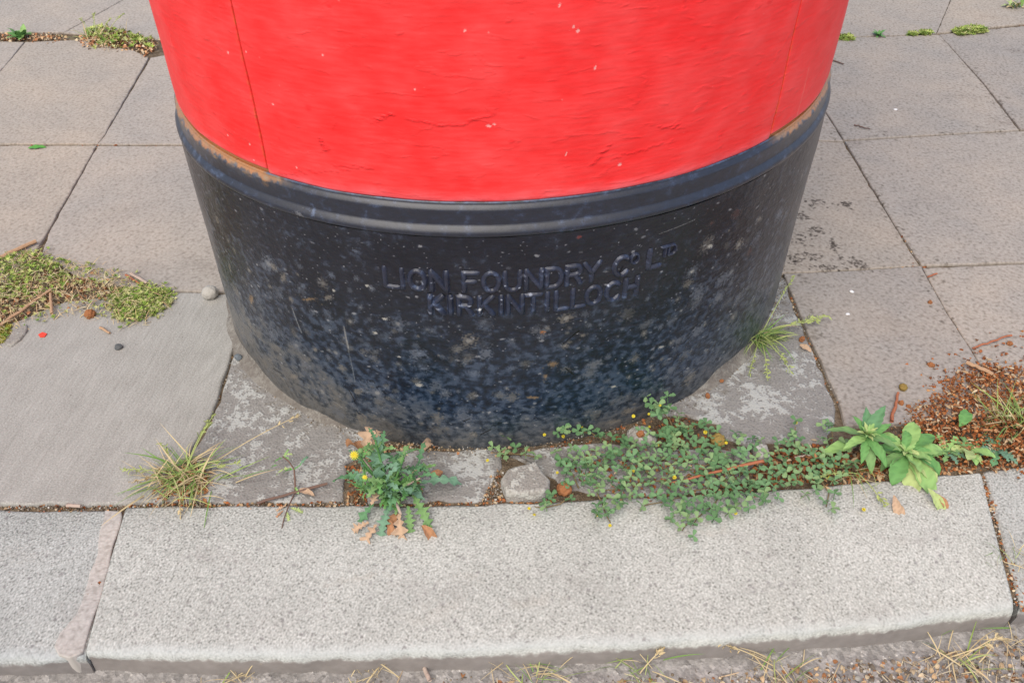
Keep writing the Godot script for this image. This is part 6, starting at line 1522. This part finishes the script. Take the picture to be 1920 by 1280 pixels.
	for k in 20: put("leaf", leaf_mesh(0, 0.3, 0.7, 0.2, k % 3), [mats.rosette_c, mats.straw, mats.grass_b][k % 3], w4, turn(k * 137.5, r.randf_range(5, 60), 0, r.randf_range(0.016, 0.034), Vector3(r.randfn(0, 0.008), 0.002, r.randfn(0, 0.008))))

func rosettes() -> void:
	var r := rng(71)
	# the upright shoot
	var o := base("fleabane", Vector3(0.4336, 0.0000, 0.3858))
	tag(o, "upright weed with pointed dark green leaves round a pale green heart, above the sprawling rosette", "weed")
	var head: Vector3 = Vector3(0.4121, 0.0340, 0.3944) - o.position
	put("stem", tube(PackedVector3Array([Vector3(0, -0.004, 0), head * 0.5 + Vector3(0, 0.004, 0), head]), 0.0028, 0.0020, 7), mats.rosette_a, o)
	var lance := [leaf_mesh(0, 0.30, 0.7, 0.25, 1, 14), leaf_mesh(0, 0.34, 0.4, 0.3, 2, 14), leaf_mesh(0, 0.28, 1.0, 0.22, 3, 14)]
	for e in [[-105, 12, 0.048, "thistle_b"], [172, 40, 0.036, "thistle_a"], [138, 42, 0.044, "thistle_a"], [105, 30, 0.034, "rosette_a"], [-150, 42, 0.030, "rosette_a"], [60, 12, 0.040, "thistle_b"], [20, 0, 0.042, "rosette_a"], [-20, -6, 0.036, "rosette_a"], [-60, 10, 0.038, "rosette_b"], [80, 5, 0.036, "rosette_a"], [0, -20, 0.046, "thistle_b"], [35, -14, 0.044, "rosette_a"]]:
		put("leaf", lance[r.randi() % 3], mats[e[3]], o, turn(e[0], e[1], r.randfn(0, 8), e[2], head - Vector3(0, 0.002, 0)))
	for k in 14: put("young_leaf", lance[k % 3], mats.rosette_c if k % 2 == 0 else mats.rosette_b, o, turn(k * 137.5, 40 + 2.5 * k, 0, 0.018 - 0.0004 * k, head))
	for e in [[Vector3(0.4098, 0.0140, 0.3882), -75, 2, 0.052, "rosette_b"], [Vector3(0.4289, 0.0100, 0.3912), 70, 5, 0.05, "rosette_b"]]:
		put("leaf", lance[0], mats[e[4]], o, turn(e[1], e[2], 0, e[3], e[0] - o.position))

	# the broad sprawling one
	var p := base("fleabane", Vector3(0.4592, 0.0000, 0.4071))
	tag(p, "sprawling rosette of broad pale green leaves with browned tips hanging over the kerb", "weed")
	var broad := [leaf_mesh(4, 0.40, 0.8, 0.22, 1, 16), leaf_mesh(4, 0.34, 1.2, 0.3, 2, 16, 0.4), leaf_mesh(4, 0.44, 0.5, 0.2, 3, 16, -0.3)]
	var heart := Vector3(0.0, 0.014, -0.004)
	for e in [[150, 28, 0.044, "rosette_b", 2], [118, 26, 0.046, "rosette_a", 0], [92, 18, 0.046, "rosette_b", 0], [132, 14, 0.036, "thistle_b", 1], [76, 24, 0.034, "rosette_a", 1], [168, 46, 0.030, "rosette_a", 1], [62, 8, 0.048, "rosette_a", 1], [40, 0, 0.052, "rosette_c", 1], [22, -4, 0.060, "rosette_b", 0], [-4, -6, 0.058, "rosette_c", 1], [-32, 0, 0.048, "rosette_a", 0], [-62, 4, 0.040, "thistle_b", 1], [-100, 16, 0.036, "rosette_a", 1], [-140, 24, 0.034, "rosette_b", 0], [10, 18, 0.034, "rosette_b", 2], [50, 26, 0.030, "rosette_b", 2]]:
		put("leaf", broad[e[4]], mats[e[3]], p, turn(e[0], e[1], r.randfn(0, 8), e[2], heart))
	for k in 9: put("young_leaf", broad[1], mats.rosette_c if k % 2 else mats.rosette_b, p, turn(k * 137.5, 35 + 4 * k, 0, 0.02 - 0.0008 * k, heart))
	for e in [[Vector3(0.4284, 0.0080, 0.4602), -2, -4, 0.026, "dead_pale"], [Vector3(0.4770, 0.0080, 0.4578), 30, -6, 0.022, "dead_leaf"], [Vector3(0.4300, 0.0040, 0.4660), 15, 0, 0.02, "dead_pale"], [Vector3(0.4690, 0.0100, 0.4519), 26, -8, 0.034, "rosette_c"]]:
		put("dead_leaf" if e[4] != "rosette_c" else "leaf", broad[1], mats[e[4]], p, turn(e[1], e[2], 0, e[3], e[0] - p.position))

	# smaller ones to the right
	var q := base("small_weed", Vector3(0.5170, 0.0000, 0.3921))
	tag(q, "small blue-green weed with lobed leaves right of the broad-leaved rosette", "weed")
	var lf := [leaf_mesh(1, 0.42, 0.7, 0.18, 1), leaf_mesh(1, 0.36, 1.1, 0.25, 2)]
	for k in 12: put("leaf", lf[k % 2], [mats.thistle_c, mats.rosette_b, mats.thistle_b][k % 3], q, turn(k * 137.5, r.randf_range(5, 45), 0, r.randf_range(0.018, 0.03), Vector3(0, 0.004, 0)))
	var s := base("small_weed", Vector3(0.5430, 0.0000, 0.3903))
	tag(s, "weed with broad folded pale leaves at the foot of the heap of scales", "weed")
	for k in 9: put("leaf", broad[k % 3], [mats.rosette_b, mats.thistle_b, mats.rosette_c][k % 3], s, turn(k * 137.5, r.randf_range(2, 40), 0, r.randf_range(0.022, 0.034), Vector3(0, 0.005, 0)))
	var t := base("small_weed", Vector3(0.5774, 0.0000, 0.3885))
	tag(t, "grey-green lobed weed at the right end of the kerb joint", "weed")
	for k in 11: put("leaf", lf[k % 2], [mats.thistle_c, mats.thistle_a][k % 2], t, turn(k * 137.5, r.randf_range(0, 30), 0, r.randf_range(0.02, 0.036), Vector3(0, 0.004, 0)))
	tag(solo("fallen_leaf", leaf_mesh(4, 0.5, 0.6, 0.3, 7, 14), mats.rosette_a, turn(140, 20, 10, 0.03, Vector3(0.5428, 0.0100, 0.3584))), "green leaf lying on the heap of scales", "leaf")
